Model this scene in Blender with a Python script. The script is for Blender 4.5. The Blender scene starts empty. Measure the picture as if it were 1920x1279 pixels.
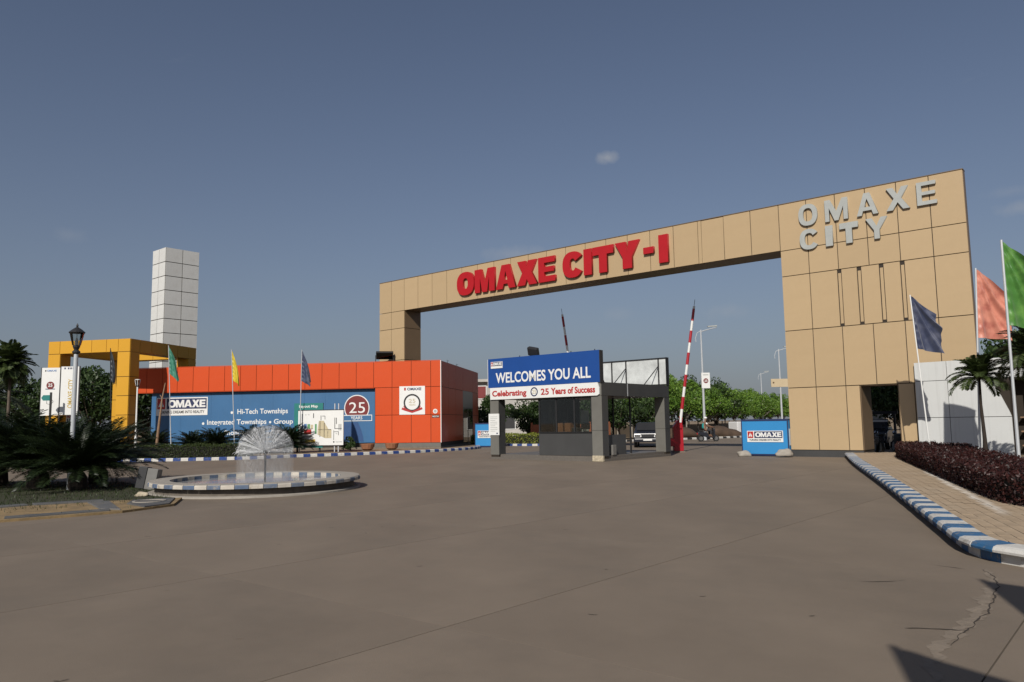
import bpy, bmesh, math, random
from mathutils import Vector, Matrix
R = math.radians
random.seed(7)
scene = bpy.context.scene
COL = scene.collection

# ------------------------------------------------------------------ camera
cam_d = bpy.data.cameras.new('camera'); cam = bpy.data.objects.new('camera', cam_d); COL.objects.link(cam)
cam_d.sensor_width = 36.0; cam_d.lens = 27.0; cam_d.clip_end = 3000; cam_d.clip_start = 0.05
rt = Vector((0.99988, 0.001648, -0.015426)); up = Vector((0.015514, -0.106192, 0.994225)); fw = Vector((0, 0.994344, 0.106205))
m = Matrix((rt, up, -fw)).transposed().to_4x4(); m.translation = Vector((0, 0, 1.6)); cam.matrix_world = m
scene.camera = cam

# ------------------------------------------------------------------ light
SUN_EL, SUN_AZ = 35.0, 18.0        # sun behind the camera, a little to the left
world = bpy.data.worlds.new('World'); scene.world = world; world.use_nodes = True
wn, wl = world.node_tree.nodes, world.node_tree.links; wn.clear()
out = wn.new('ShaderNodeOutputWorld'); bg = wn.new('ShaderNodeBackground'); bg.inputs['Strength'].default_value = 0.063
sky = wn.new('ShaderNodeTexSky'); sky.sky_type = 'NISHITA'; sky.sun_disc = False
sky.sun_elevation = R(SUN_EL); sky.sun_rotation = R(180 + SUN_AZ); sky.air_density = 1.0; sky.dust_density = 1.7; sky.ozone_density = 6.0
hs = wn.new('ShaderNodeHueSaturation'); hs.inputs['Saturation'].default_value = 0.80; hs.inputs['Value'].default_value = 1.0
wl.new(sky.outputs[0], hs.inputs['Color'])
tint = wn.new('ShaderNodeMixRGB'); tint.blend_type = 'MULTIPLY'; tint.inputs['Fac'].default_value = 1; tint.inputs['Color2'].default_value = (.99, .985, 1.0, 1); wl.new(hs.outputs[0], tint.inputs['Color1'])
# dusty air paling the sky towards the horizon all round, then thin clouds, as directions in the sky
tc = wn.new('ShaderNodeTexCoord')
sp = wn.new('ShaderNodeSeparateXYZ'); wl.new(tc.outputs['Generated'], sp.inputs[0])
ab = wn.new('ShaderNodeMath'); ab.operation = 'ABSOLUTE'; wl.new(sp.outputs['Z'], ab.inputs[0])
ex = wn.new('ShaderNodeMath'); ex.operation = 'MULTIPLY'; ex.inputs[1].default_value = -1/.15; wl.new(ab.outputs[0], ex.inputs[0])
ee = wn.new('ShaderNodeMath'); ee.operation = 'EXPONENT'; wl.new(ex.outputs[0], ee.inputs[0])
em_ = wn.new('ShaderNodeMath'); em_.operation = 'MULTIPLY'; em_.inputs[1].default_value = .8; wl.new(ee.outputs[0], em_.inputs[0])
hz = wn.new('ShaderNodeMixRGB'); hz.inputs['Color2'].default_value = (3.85, 4.05, 4.45, 1); wl.new(em_.outputs[0], hz.inputs['Fac']); wl.new(tint.outputs[0], hz.inputs['Color1'])
mp = wn.new('ShaderNodeMapping'); mp.inputs['Scale'].default_value = (2.2, 2.2, 9.0); wl.new(tc.outputs['Generated'], mp.inputs[0])
nz = wn.new('ShaderNodeTexNoise'); nz.inputs['Scale'].default_value = 2.6; nz.inputs['Detail'].default_value = 6; nz.inputs['Roughness'].default_value = .55
wl.new(mp.outputs[0], nz.inputs['Vector'])
cr = wn.new('ShaderNodeMapRange'); cr.inputs['From Min'].default_value = .7; cr.inputs['From Max'].default_value = .95; cr.inputs['To Max'].default_value = .2
wl.new(nz.outputs['Fac'], cr.inputs['Value'])
def sky_puff(d, sx, sz, amt, prev, seed):
    v = Vector(d).normalized()
    sub = wn.new('ShaderNodeVectorMath'); sub.operation = 'SUBTRACT'; sub.inputs[1].default_value = v; wl.new(tc.outputs['Generated'], sub.inputs[0])
    sc = wn.new('ShaderNodeVectorMath'); sc.operation = 'MULTIPLY'; sc.inputs[1].default_value = (1/sx, 1/sx, 1/sz); wl.new(sub.outputs[0], sc.inputs[0])
    ln = wn.new('ShaderNodeVectorMath'); ln.operation = 'LENGTH'; wl.new(sc.outputs[0], ln.inputs[0])
    n2 = wn.new('ShaderNodeTexNoise'); n2.inputs['Scale'].default_value = 70; n2.inputs['Detail'].default_value = 5; wl.new(tc.outputs['Generated'], n2.inputs['Vector'])
    ad = wn.new('ShaderNodeMath'); ad.operation = 'MULTIPLY_ADD'; ad.inputs[1].default_value = 1.3; wl.new(n2.outputs['Fac'], ad.inputs[0]); wl.new(ln.outputs['Value'], ad.inputs[2])
    mr = wn.new('ShaderNodeMapRange'); mr.inputs['From Min'].default_value = 1.75; mr.inputs['From Max'].default_value = .75; mr.inputs['To Min'].default_value = 0; mr.inputs['To Max'].default_value = amt
    wl.new(ad.outputs[0], mr.inputs['Value'])
    mx = wn.new('ShaderNodeMath'); mx.operation = 'MAXIMUM'; wl.new(mr.outputs[0], mx.inputs[0]); wl.new(prev, mx.inputs[1])
    return mx.outputs[0]
def pdir(u, v):
    c = ((u-960)/1440, -(v-639.5)/1440, 1)
    return rt*c[0] + up*c[1] + fw*c[2]
f = cr.outputs[0]
for (u, v, sx, sz, amt, s) in [(1138, 296, .014, .008, .55, 1), (1365, 583, .035, .01, .16, 2), (1160, 588, .02, .009, .12, 3), (975, 478, .05, .012, .3, 4),
                               (130, 440, .02, .009, .12, 5), (1915, 390, .03, .008, .28, 6), (1900, 358, .03, .006, .15, 7)]:
    f = sky_puff(pdir(u, v), sx, sz, amt, f, s)
mixc = wn.new('ShaderNodeMixRGB'); mixc.inputs['Color2'].default_value = (5.6, 5.8, 6.2, 1)
wl.new(f, mixc.inputs['Fac']); wl.new(hz.outputs[0], mixc.inputs['Color1']); wl.new(mixc.outputs[0], bg.inputs['Color']); wl.new(bg.outputs[0], out.inputs['Surface'])

sun_d = bpy.data.lights.new('sun', 'SUN'); sun = bpy.data.objects.new('sun', sun_d); COL.objects.link(sun)
sun_d.energy = 5.0; sun_d.angle = R(.53); sun_d.color = (1.0, .95, .87)
sd = Vector((-math.sin(R(SUN_AZ))*math.cos(R(SUN_EL)), -math.cos(R(SUN_AZ))*math.cos(R(SUN_EL)), math.sin(R(SUN_EL))))
sun.rotation_euler = sd.to_track_quat('Z', 'Y').to_euler()
vs = scene.view_settings; vs.view_transform = 'Standard'; vs.look = 'None'; vs.exposure = 0.0; vs.gamma = 1.0; vs.use_curve_mapping = False

# ------------------------------------------------------------------ materials
KA = .83
def mat(name, col, rough=.55, var=.12, scale=2.5, bump=0.0, bscale=60, metallic=0.0, rnd=0.0, dirt=None, streak=None, spec=.4, wear=None):
    """procedural paint / stone / metal: base colour, cloudy variation, per-object variation, dirt patches, vertical streaks, chipped wear"""
    col = tuple(c*KA for c in col)
    if dirt: dirt = (tuple(c*KA for c in dirt[0]), *dirt[1:])
    if streak: streak = (tuple(c*KA for c in streak[0]), *streak[1:])
    if wear: wear = (tuple(c*KA for c in wear[0]), *wear[1:])
    mt = bpy.data.materials.new(name); mt.use_nodes = True
    n, l = mt.node_tree.nodes, mt.node_tree.links
    b = n['Principled BSDF']; b.inputs['Roughness'].default_value = rough; b.inputs['Metallic'].default_value = metallic
    b.inputs['Specular IOR Level'].default_value = spec
    t = n.new('ShaderNodeTexCoord'); src = t.outputs['Object']
    nz = n.new('ShaderNodeTexNoise'); nz.inputs['Scale'].default_value = scale; nz.inputs['Detail'].default_value = 7; nz.inputs['Roughness'].default_value = .62
    l.new(src, nz.inputs['Vector'])
    mr = n.new('ShaderNodeMapRange'); mr.inputs['From Min'].default_value = .3; mr.inputs['From Max'].default_value = .7
    mr.inputs['To Min'].default_value = 1-var; mr.inputs['To Max'].default_value = 1+var; l.new(nz.outputs['Fac'], mr.inputs['Value'])
    val = mr.outputs[0]
    if rnd:
        oi = n.new('ShaderNodeObjectInfo'); r2 = n.new('ShaderNodeMapRange'); r2.inputs['To Min'].default_value = 1-rnd; r2.inputs['To Max'].default_value = 1+rnd
        l.new(oi.outputs['Random'], r2.inputs['Value']); mu = n.new('ShaderNodeMath'); mu.operation = 'MULTIPLY'; l.new(val, mu.inputs[0]); l.new(r2.outputs[0], mu.inputs[1]); val = mu.outputs[0]
    hv = n.new('ShaderNodeHueSaturation'); hv.inputs['Color'].default_value = (*col, 1); l.new(val, hv.inputs['Value']); c = hv.outputs[0]
    def blend(c, color, fac):
        mx = n.new('ShaderNodeMixRGB'); mx.inputs['Color2'].default_value = (*color, 1); l.new(fac, mx.inputs['Fac']); l.new(c, mx.inputs['Color1']); return mx.outputs[0]
    if dirt:
        dc, ds, da = dirt
        n2 = n.new('ShaderNodeTexNoise'); n2.inputs['Scale'].default_value = ds; n2.inputs['Detail'].default_value = 9; n2.inputs['Roughness'].default_value = .7; l.new(src, n2.inputs['Vector'])
        m2 = n.new('ShaderNodeMapRange'); m2.inputs['From Min'].default_value = .48; m2.inputs['From Max'].default_value = .72; m2.inputs['To Max'].default_value = da; l.new(n2.outputs['Fac'], m2.inputs['Value'])
        c = blend(c, dc, m2.outputs[0])
    if streak:
        sc_, sa = streak
        mpn = n.new('ShaderNodeMapping'); mpn.inputs['Scale'].default_value = (5, 5, .18); l.new(src, mpn.inputs[0])
        n3 = n.new('ShaderNodeTexNoise'); n3.inputs['Scale'].default_value = 2.2; n3.inputs['Detail'].default_value = 5; l.new(mpn.outputs[0], n3.inputs['Vector'])
        m3 = n.new('ShaderNodeMapRange'); m3.inputs['From Min'].default_value = .5; m3.inputs['From Max'].default_value = .75; m3.inputs['To Max'].default_value = sa; l.new(n3.outputs['Fac'], m3.inputs['Value'])
        c = blend(c, sc_, m3.outputs[0])
    if wear:
        wc, ws, wa = wear
        n4 = n.new('ShaderNodeTexNoise'); n4.inputs['Scale'].default_value = ws; n4.inputs['Detail'].default_value = 10; n4.inputs['Roughness'].default_value = .75
        gp = n.new('ShaderNodeNewGeometry'); l.new(gp.outputs['Position'], n4.inputs['Vector'])
        m4 = n.new('ShaderNodeMapRange'); m4.inputs['From Min'].default_value = .56; m4.inputs['From Max'].default_value = .62; m4.inputs['To Max'].default_value = wa; l.new(n4.outputs['Fac'], m4.inputs['Value'])
        c = blend(c, wc, m4.outputs[0])
    l.new(c, b.inputs['Base Color'])
    if bump:
        n5 = n.new('ShaderNodeTexNoise'); n5.inputs['Scale'].default_value = bscale; n5.inputs['Detail'].default_value = 6; l.new(src, n5.inputs['Vector'])
        bp = n.new('ShaderNodeBump'); bp.inputs['Strength'].default_value = bump; bp.inputs['Distance'].default_value = .02; l.new(n5.outputs['Fac'], bp.inputs['Height']); l.new(bp.outputs[0], b.inputs['Normal'])
    return mt

def leaf_mat(name, c1, c2, trans=.25, rough=.5):
    mt = bpy.data.materials.new(name); mt.use_nodes = True
    n, l = mt.node_tree.nodes, mt.node_tree.links; b = n['Principled BSDF']; b.inputs['Roughness'].default_value = rough; b.inputs['Specular IOR Level'].default_value = .3
    g = n.new('ShaderNodeNewGeometry'); rp = n.new('ShaderNodeMixRGB'); rp.inputs['Color1'].default_value = (*c1, 1); rp.inputs['Color2'].default_value = (*c2, 1)
    l.new(g.outputs['Random Per Island'], rp.inputs['Fac']); l.new(rp.outputs[0], b.inputs['Base Color'])
    tr = n.new('ShaderNodeBsdfTranslucent'); l.new(rp.outputs[0], tr.inputs['Color'])
    ms = n.new('ShaderNodeMixShader'); ms.inputs[0].default_value = trans; l.new(b.outputs[0], ms.inputs[1]); l.new(tr.outputs[0], ms.inputs[2])
    l.new(ms.outputs[0], n['Material Output'].inputs['Surface'])
    return mt

def glass_mat(name, tint=(.75, .8, .78), clear=.75):
    mt = bpy.data.materials.new(name); mt.use_nodes = True
    n, l = mt.node_tree.nodes, mt.node_tree.links; n.remove(n['Principled BSDF'])
    tr = n.new('ShaderNodeBsdfTransparent'); tr.inputs[0].default_value = (*tint, 1); gl = n.new('ShaderNodeBsdfGlossy'); gl.inputs['Roughness'].default_value = .02
    fr = n.new('ShaderNodeFresnel'); fr.inputs[0].default_value = 1.5; ms = n.new('ShaderNodeMixShader')
    l.new(fr.outputs[0], ms.inputs[0]); l.new(tr.outputs[0], ms.inputs[1]); l.new(gl.outputs[0], ms.inputs[2]); l.new(ms.outputs[0], n['Material Output'].inputs['Surface'])
    return mt

MT = {}
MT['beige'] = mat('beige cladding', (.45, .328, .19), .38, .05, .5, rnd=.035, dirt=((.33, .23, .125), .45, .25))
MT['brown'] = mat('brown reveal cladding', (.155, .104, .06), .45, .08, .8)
MT['core'] = mat('dark joint core', (.03, .022, .015), .8, .05)
MT['red'] = mat('red letter paint', (.40, .009, .014), .4, .05, 3)
MT['greyletter'] = mat('grey metal letter', (.37, .385, .37), .45, .07, 3)
MT['orange'] = mat('orange cladding', (.57, .079, .023), .42, .05, .6, rnd=.03, dirt=((.42, .08, .04), .6, .25), spec=.12)
MT['bluepanel'] = mat('blue hoarding sheet', (.04, .13, .275), .45, .08, .5, streak=((.06, .15, .27), .3))
MT['bluedark'] = mat('dark blue print', (.025, .075, .2), .5, .05)
MT['yellow'] = mat('yellow cladding', (.60, .315, .035), .42, .05, .6, rnd=.03, dirt=((.45, .25, .05), .6, .25), spec=.15)
MT['whitecl'] = mat('white tower cladding', (.62, .62, .60), .42, .05, .6, rnd=.05, dirt=((.45, .43, .4), .8, .4))
MT['white'] = mat('white paint', (.74, .74, .72), .5, .05, 2)
MT['offwhite'] = mat('off white wall', (.60, .61, .60), .5, .06, .8, dirt=((.45, .45, .43), .8, .35), streak=((.4, .4, .38), .3))
MT['printwhite'] = mat('white print', (.72, .72, .70), .5, .03)
MT['blueSign'] = mat('blue sign sheet', (.012, .062, .255), .4, .05, .8)
MT['navy'] = mat('navy print', (.02, .03, .09), .5, .05)
MT['black'] = mat('black paint', (.015, .015, .017), .5, .1)
MT['dark'] = mat('dark metal', (.035, .035, .037), .45, .1, metallic=.3)
MT['maroon'] = mat('maroon print', (.17, .02, .02), .5, .06)
MT['redprint'] = mat('red print', (.4, .02, .02), .5, .06)
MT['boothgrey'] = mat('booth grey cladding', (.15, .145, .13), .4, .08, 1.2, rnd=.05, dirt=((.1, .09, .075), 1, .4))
MT['boothdark'] = mat('booth dark and shaded-side cladding', (.055, .055, .055), .4, .08, 1.2)  # for dark parts, and for side panels with their shade painted in
MT['platform'] = mat('booth platform granite', (.13, .115, .1), .45, .12, 8, bump=.1)
MT['brokenstone'] = mat('bare stone', (.42, .36, .26), .8, .3, 12, bump=.4)
MT['barrier'] = mat('barrier red paint', (.36, .008, .018), .38, .06)
MT['guardblue'] = mat('guard box blue', (.035, .235, .52), .42, .05, 1)
MT['galv'] = mat('galvanised pole', (.5, .52, .54), .4, .06, metallic=.2)
MT['bulb'] = glass_mat('lamp glass', (.8, .82, .8))
MT['glass'] = glass_mat('pane glass', (.8, .83, .81))
MT['glassdark'] = glass_mat('dark pane glass', (.16, .18, .18))
MT['concrete'] = mat('concrete slab', (.196, .157, .120), .7, .13, .45, rnd=.03, bump=.14, bscale=90, dirt=((.135, .113, .09), .3, .6), spec=.25)
MT['soil'] = mat('dusty soil', (.24, .175, .11), .95, .2, .6, bump=.4, bscale=12, dirt=((.12, .09, .06), .25, .5))
MT['darksoil'] = mat('dark dug soil', (.07, .045, .03), .95, .3, 1.5, bump=.5, bscale=8)
MT['mortar'] = mat('mortar bed', (.17, .145, .115), .9, .2, 4)
MT['paver'] = mat('tan paver', (.38, .285, .19), .85, .1, 3, rnd=.10, dirt=((.5, .42, .32), .5, .4), bump=.15)
MT['kblue'] = mat('kerb blue paint', (.03, .125, .27), .6, .12, 4, wear=((.25, .22, .18), 9, .75), dirt=((.09, .09, .09), 3, .5), bump=.2)
MT['knavy'] = mat('kerb navy paint', (.02, .055, .21), .6, .12, 4, wear=((.25, .22, .18), 9, .6), bump=.2)
MT['kwhite'] = mat('kerb white paint', (.58, .565, .53), .65, .1, 4, wear=((.28, .25, .2), 8, .8), dirt=((.35, .31, .26), 2.5, .55), bump=.2)
MT['kblack'] = mat('kerb black paint', (.03, .03, .03), .6, .12, 4)
MT['rimgrey'] = mat('fountain rim concrete', (.33, .30, .26), .8, .14, 5, bump=.25, dirt=((.2, .18, .15), 2.5, .5))
MT['rimwhite'] = mat('worn white rim paint', (.50, .46, .40), .75, .12, 4, wear=((.3, .26, .2), 6, .85), dirt=((.3, .27, .23), 1.2, .6), bump=.25)
MT['rimblue'] = mat('worn blue rim paint', (.085, .125, .20), .75, .15, 4, wear=((.27, .25, .22), 5, .85), dirt=((.25, .23, .2), 1.2, .6), bump=.25)
MT['basinwall'] = mat('shade-darkened basin wall', (.13, .11, .09), .9, .2, 5, bump=.4, dirt=((.06, .05, .04), 2, .6))  # dark base colour paints the shade under the rim lip; dirt patches on top
MT['wood'] = mat('dry wood', (.24, .15, .09), .8, .2, 8, bump=.3)
MT['bark'] = mat('bark', (.11, .085, .065), .9, .25, 6, bump=.5, bscale=25)
MT['darkbark'] = mat('dark scaly bark', (.03, .022, .016), .95, .3, 9, bump=.6, bscale=25)
MT['palebark'] = mat('pale bark', (.30, .27, .23), .9, .2, 6, bump=.4, bscale=25)
MT['slate'] = mat('slate slab', (.105, .105, .105), .6, .18, 2, rnd=.15, bump=.25, bscale=20, dirt=((.2, .16, .11), 2, .5))
MT['boxgrey'] = mat('grey sheet box', (.16, .155, .145), .5, .12, 3, dirt=((.1, .09, .08), 2, .4))
MT['teal'] = mat('teal board', (.012, .17, .155), .5, .06)
MT['tealcloth'] = mat('teal shirt', (.01, .25, .24), .9, .1)
MT['skin'] = mat('skin', (.2, .11, .07), .6, .06)
MT['trouser'] = mat('dark trousers', (.03, .03, .035), .9, .1)
MT['rubber'] = mat('rubber', (.018, .018, .018), .8, .1)
MT['chrome'] = mat('chrome', (.6, .6, .6), .2, .03, metallic=.9)
MT['carwhite'] = mat('white car paint', (.6, .6, .6), .25, .02, spec=.6)
MT['cardark'] = mat('dark car paint', (.02, .022, .03), .25, .02, spec=.6)
MT['terracotta'] = mat('terracotta', (.28, .12, .06), .85, .15, 6)
MT['brickpaint'] = mat('orange brick wall', (.33, .1, .045), .8, .15, 2)
MT['housewall'] = mat('house plaster', (.42, .40, .37), .8, .12, .6, dirt=((.28, .26, .24), .5, .5))
MT['wallbrown'] = mat('mud plaster wall', (.22, .17, .12), .9, .2, 1, dirt=((.12, .09, .06), 1, .5))
MT['green'] = mat('green print', (.1, .28, .12), .6, .08)
MT['tanprint'] = mat('tan print', (.5, .43, .28), .6, .05)
MT['yellowprint'] = mat('yellow print', (.5, .34, .05), .6, .05)
MT['skyprint'] = mat('light blue print', (.08, .2, .45), .6, .05)
MT['plate'] = mat('beige plate', (.5, .4, .26), .5, .05)
MT['sheet'] = mat('silver backing sheet', (.56, .58, .57), .4, .25, 1.3, bump=1.0, bscale=2.2)
MT['leaf'] = leaf_mat('leaf green', (.055, .125, .015), (.15, .245, .035), .35)
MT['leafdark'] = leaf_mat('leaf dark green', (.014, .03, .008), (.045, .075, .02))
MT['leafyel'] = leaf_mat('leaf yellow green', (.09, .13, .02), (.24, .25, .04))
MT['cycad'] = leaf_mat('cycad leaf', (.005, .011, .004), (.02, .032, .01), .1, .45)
MT['palm'] = leaf_mat('palm leaf', (.025, .045, .012), (.075, .10, .03))
MT['palmgrey'] = leaf_mat('silvery palm leaf', (.035, .055, .03), (.12, .14, .09))
MT['burg'] = leaf_mat('burgundy leaf', (.010, .0035, .003), (.042, .011, .009), .06)
MT['hedge'] = leaf_mat('hedge leaf', (.02, .034, .008), (.05, .07, .016))
MT['grass'] = leaf_mat('grass blade', (.012, .025, .005), (.04, .06, .014))
def cloth(name, c, c2=None):
    mt = bpy.data.materials.new(name); mt.use_nodes = True; n, l = mt.node_tree.nodes, mt.node_tree.links; b = n['Principled BSDF']; b.inputs['Roughness'].default_value = .36
    b.inputs['Sheen Weight'].default_value = .3
    t = n.new('ShaderNodeTexCoord'); nz = n.new('ShaderNodeTexNoise'); nz.inputs['Scale'].default_value = 3; nz.inputs['Detail'].default_value = 3; l.new(t.outputs['Object'], nz.inputs['Vector'])
    mr = n.new('ShaderNodeMapRange'); mr.inputs['From Min'].default_value = .45; mr.inputs['From Max'].default_value = .75; l.new(nz.outputs['Fac'], mr.inputs['Value'])
    mx = n.new('ShaderNodeMixRGB'); mx.inputs['Color1'].default_value = (*c, 1); mx.inputs['Color2'].default_value = (*(c2 or c), 1); l.new(mr.outputs[0], mx.inputs['Fac'])
    l.new(mx.outputs[0], b.inputs['Base Color']); tr = n.new('ShaderNodeBsdfTranslucent'); l.new(mx.outputs[0], tr.inputs['Color'])
    ms = n.new('ShaderNodeMixShader'); ms.inputs[0].default_value = .18; l.new(b.outputs[0], ms.inputs[1]); l.new(tr.outputs[0], ms.inputs[2]); l.new(ms.outputs[0], n['Material Output'].inputs['Surface'])
    return mt
MT['fnavy'] = cloth('navy flag cloth', (.035, .045, .09), (.10, .11, .16))
MT['fsalmon'] = cloth('salmon flag cloth', (.60, .24, .17), (.36, .1, .075))
MT['fgreen'] = cloth('green flag cloth', (.05, .17, .025), (.13, .30, .06))
MT['fteal'] = cloth('teal green flag cloth', (.02, .16, .1), (.1, .3, .22))
MT['fyellow'] = cloth('yellow flag cloth', (.6, .45, .02), (.5, .4, .03))
MT['fblack'] = cloth('dark slate flag cloth', (.02, .025, .03), (.06, .07, .09))
def water_mat():
    mt = bpy.data.materials.new('basin water'); mt.use_nodes = True; n, l = mt.node_tree.nodes, mt.node_tree.links; b = n['Principled BSDF']
    b.inputs['Base Color'].default_value = (.27, .27, .265, 1); b.inputs['Roughness'].default_value = .12; b.inputs['Specular IOR Level'].default_value = .6
    nz = n.new('ShaderNodeTexNoise'); nz.inputs['Scale'].default_value = 9; nz.inputs['Detail'].default_value = 5; bp = n.new('ShaderNodeBump'); bp.inputs['Strength'].default_value = .5; bp.inputs['Distance'].default_value = .03
    l.new(nz.outputs['Fac'], bp.inputs['Height']); l.new(bp.outputs[0], b.inputs['Normal']); return mt
MT['water'] = water_mat()
def spray_mat(name, alpha, c=(.75, .76, .77)):
    mt = bpy.data.materials.new(name); mt.use_nodes = True; n, l = mt.node_tree.nodes, mt.node_tree.links; b = n['Principled BSDF']
    b.inputs['Base Color'].default_value = (*c, 1); b.inputs['Roughness'].default_value = .25; b.inputs['Alpha'].default_value = alpha; return mt
MT['spray'] = spray_mat('water jet', .5)
MT['mist'] = spray_mat('falling water drops', .45, (.62, .63, .64))

# ------------------------------------------------------------------ mesh helpers
class MB:
    def __init__(s): s.v = []; s.f = []
    def box(s, x0, x1, y0, y1, z0, z1):
        b = len(s.v); s.v += [(x0,y0,z0),(x1,y0,z0),(x1,y1,z0),(x0,y1,z0),(x0,y0,z1),(x1,y0,z1),(x1,y1,z1),(x0,y1,z1)]
        s.f += [tuple(b+i for i in q) for q in ((0,3,2,1),(4,5,6,7),(0,1,5,4),(1,2,6,5),(2,3,7,6),(3,0,4,7))]; return s
    def cyl(s, p0, p1, r0, r1=None, n=10, cap=True):
        p0, p1 = Vector(p0), Vector(p1); r1 = r0 if r1 is None else r1; d = (p1-p0).normalized()
        a = d.orthogonal().normalized(); c = d.cross(a); b = len(s.v)
        for p, r in ((p0, r0), (p1, r1)):
            for i in range(n):
                t = 2*math.pi*i/n; s.v.append(tuple(p + a*(math.cos(t)*r) + c*(math.sin(t)*r)))
        for i in range(n): s.f.append((b+i, b+(i+1)%n, b+n+(i+1)%n, b+n+i))
        if cap: s.f.append(tuple(b+i for i in reversed(range(n)))); s.f.append(tuple(b+n+i for i in range(n)))
        return s
    def tube(s, pts, r, n=6):
        pts = [Vector(p) for p in pts]; rr = r if isinstance(r, (list, tuple)) else [r]*len(pts); b = len(s.v)
        for k, p in enumerate(pts):
            d = (pts[min(k+1, len(pts)-1)] - pts[max(k-1, 0)]).normalized(); a = d.orthogonal().normalized()
            if k and pa.length: a = (pa - d*pa.dot(d)).normalized()
            pa = a; c = d.cross(a)
            for i in range(n):
                t = 2*math.pi*i/n; s.v.append(tuple(p + a*(math.cos(t)*rr[k]) + c*(math.sin(t)*rr[k])))
        for k in range(len(pts)-1):
            for i in range(n): s.f.append((b+k*n+i, b+k*n+(i+1)%n, b+(k+1)*n+(i+1)%n, b+(k+1)*n+i))
        s.f.append(tuple(b+i for i in reversed(range(n)))); s.f.append(tuple(b+(len(pts)-1)*n+i for i in range(n))); return s
    def lathe(s, prof, n=16, c=(0, 0)):
        b = len(s.v)
        for (r, z) in prof:
            for i in range(n):
                t = 2*math.pi*i/n; s.v.append((c[0]+r*math.cos(t), c[1]+r*math.sin(t), z))
        for k in range(len(prof)-1):
            for i in range(n): s.f.append((b+k*n+i, b+k*n+(i+1)%n, b+(k+1)*n+(i+1)%n, b+(k+1)*n+i))
        s.f.append(tuple(b+i for i in reversed(range(n)))); s.f.append(tuple(b+(len(prof)-1)*n+i for i in range(n))); return s
    def prism(s, poly, z0, z1):          # poly in xy, counter clockwise
        b = len(s.v); n = len(poly); s.v += [(x, y, z0) for x, y in poly] + [(x, y, z1) for x, y in poly]
        s.f.append(tuple(b+i for i in reversed(range(n)))); s.f.append(tuple(b+n+i for i in range(n)))
        for i in range(n): s.f.append((b+i, b+(i+1)%n, b+n+(i+1)%n, b+n+i))
        return s
    def xprism(s, poly, y0, y1):         # poly in xz, seen from -y counter clockwise
        b = len(s.v); n = len(poly); s.v += [(x, y0, z) for x, z in poly] + [(x, y1, z) for x, z in poly]
        s.f.append(tuple(b+i for i in range(n))); s.f.append(tuple(b+n+i for i in reversed(range(n))))
        for i in range(n): s.f.append((b+(i+1)%n, b+i, b+n+i, b+n+(i+1)%n))
        return s
    def quad(s, a, b_, c, d):
        b = len(s.v); s.v += [tuple(a), tuple(b_), tuple(c), tuple(d)]; s.f.append((b, b+1, b+2, b+3)); return s
    def sphere(s, c, r, n=10, k=6, sq=(1, 1, 1)):
        b = len(s.v)
        for j in range(k+1):
            ph = math.pi*j/k
            for i in range(n):
                t = 2*math.pi*i/n; s.v.append((c[0]+r*sq[0]*math.sin(ph)*math.cos(t), c[1]+r*sq[1]*math.sin(ph)*math.sin(t), c[2]+r*sq[2]*math.cos(ph)))
        for j in range(k):
            for i in range(n): s.f.append((b+j*n+i, b+(j+1)*n+i, b+(j+1)*n+(i+1)%n, b+j*n+(i+1)%n))
        return s
    def mesh(s, name, m, smooth=False):
        me = bpy.data.meshes.new(name); me.from_pydata(s.v, [], s.f); me.update()
        if m: me.materials.append(MT[m] if isinstance(m, str) else m)
        if smooth:
            for p in me.polygons: p.use_smooth = True
        return me
    def build(s, name, m, parent=None, loc=(0, 0, 0), rotz=0, smooth=False, bevel=0):
        return put(name, s.mesh(name, m, smooth), parent, loc, rotz, bevel)
def put(name, me, parent=None, loc=(0, 0, 0), rotz=0, bevel=0):
    o = bpy.data.objects.new(name, me); COL.objects.link(o); o.location = loc; o.rotation_euler = (0, 0, rotz); o.parent = parent
    if bevel:
        b = o.modifiers.new('bevel', 'BEVEL'); b.width = bevel; b.segments = 2; b.limit_method = 'ANGLE'
    return o
def tag(o, label, cat, group=None):
    o['label'] = label; o['category'] = cat
    if group: o['group'] = group
    return o
def thing(name, label, cat, loc=(0, 0, 0), rotz=0, group=None):
    o = bpy.data.objects.new(name, None); COL.objects.link(o); o.location = loc; o.rotation_euler = (0, 0, rotz); o.empty_display_size = .3
    return tag(o, label, cat, group)
def structure(o): o['kind'] = 'structure'; return o
def stuff(o): o['kind'] = 'stuff'; return o
def copy_tree(o, parent=None):
    c = o.copy(); COL.objects.link(c); c.parent = parent
    for ch in list(o.children): copy_tree(ch, c)
    return c

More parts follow.
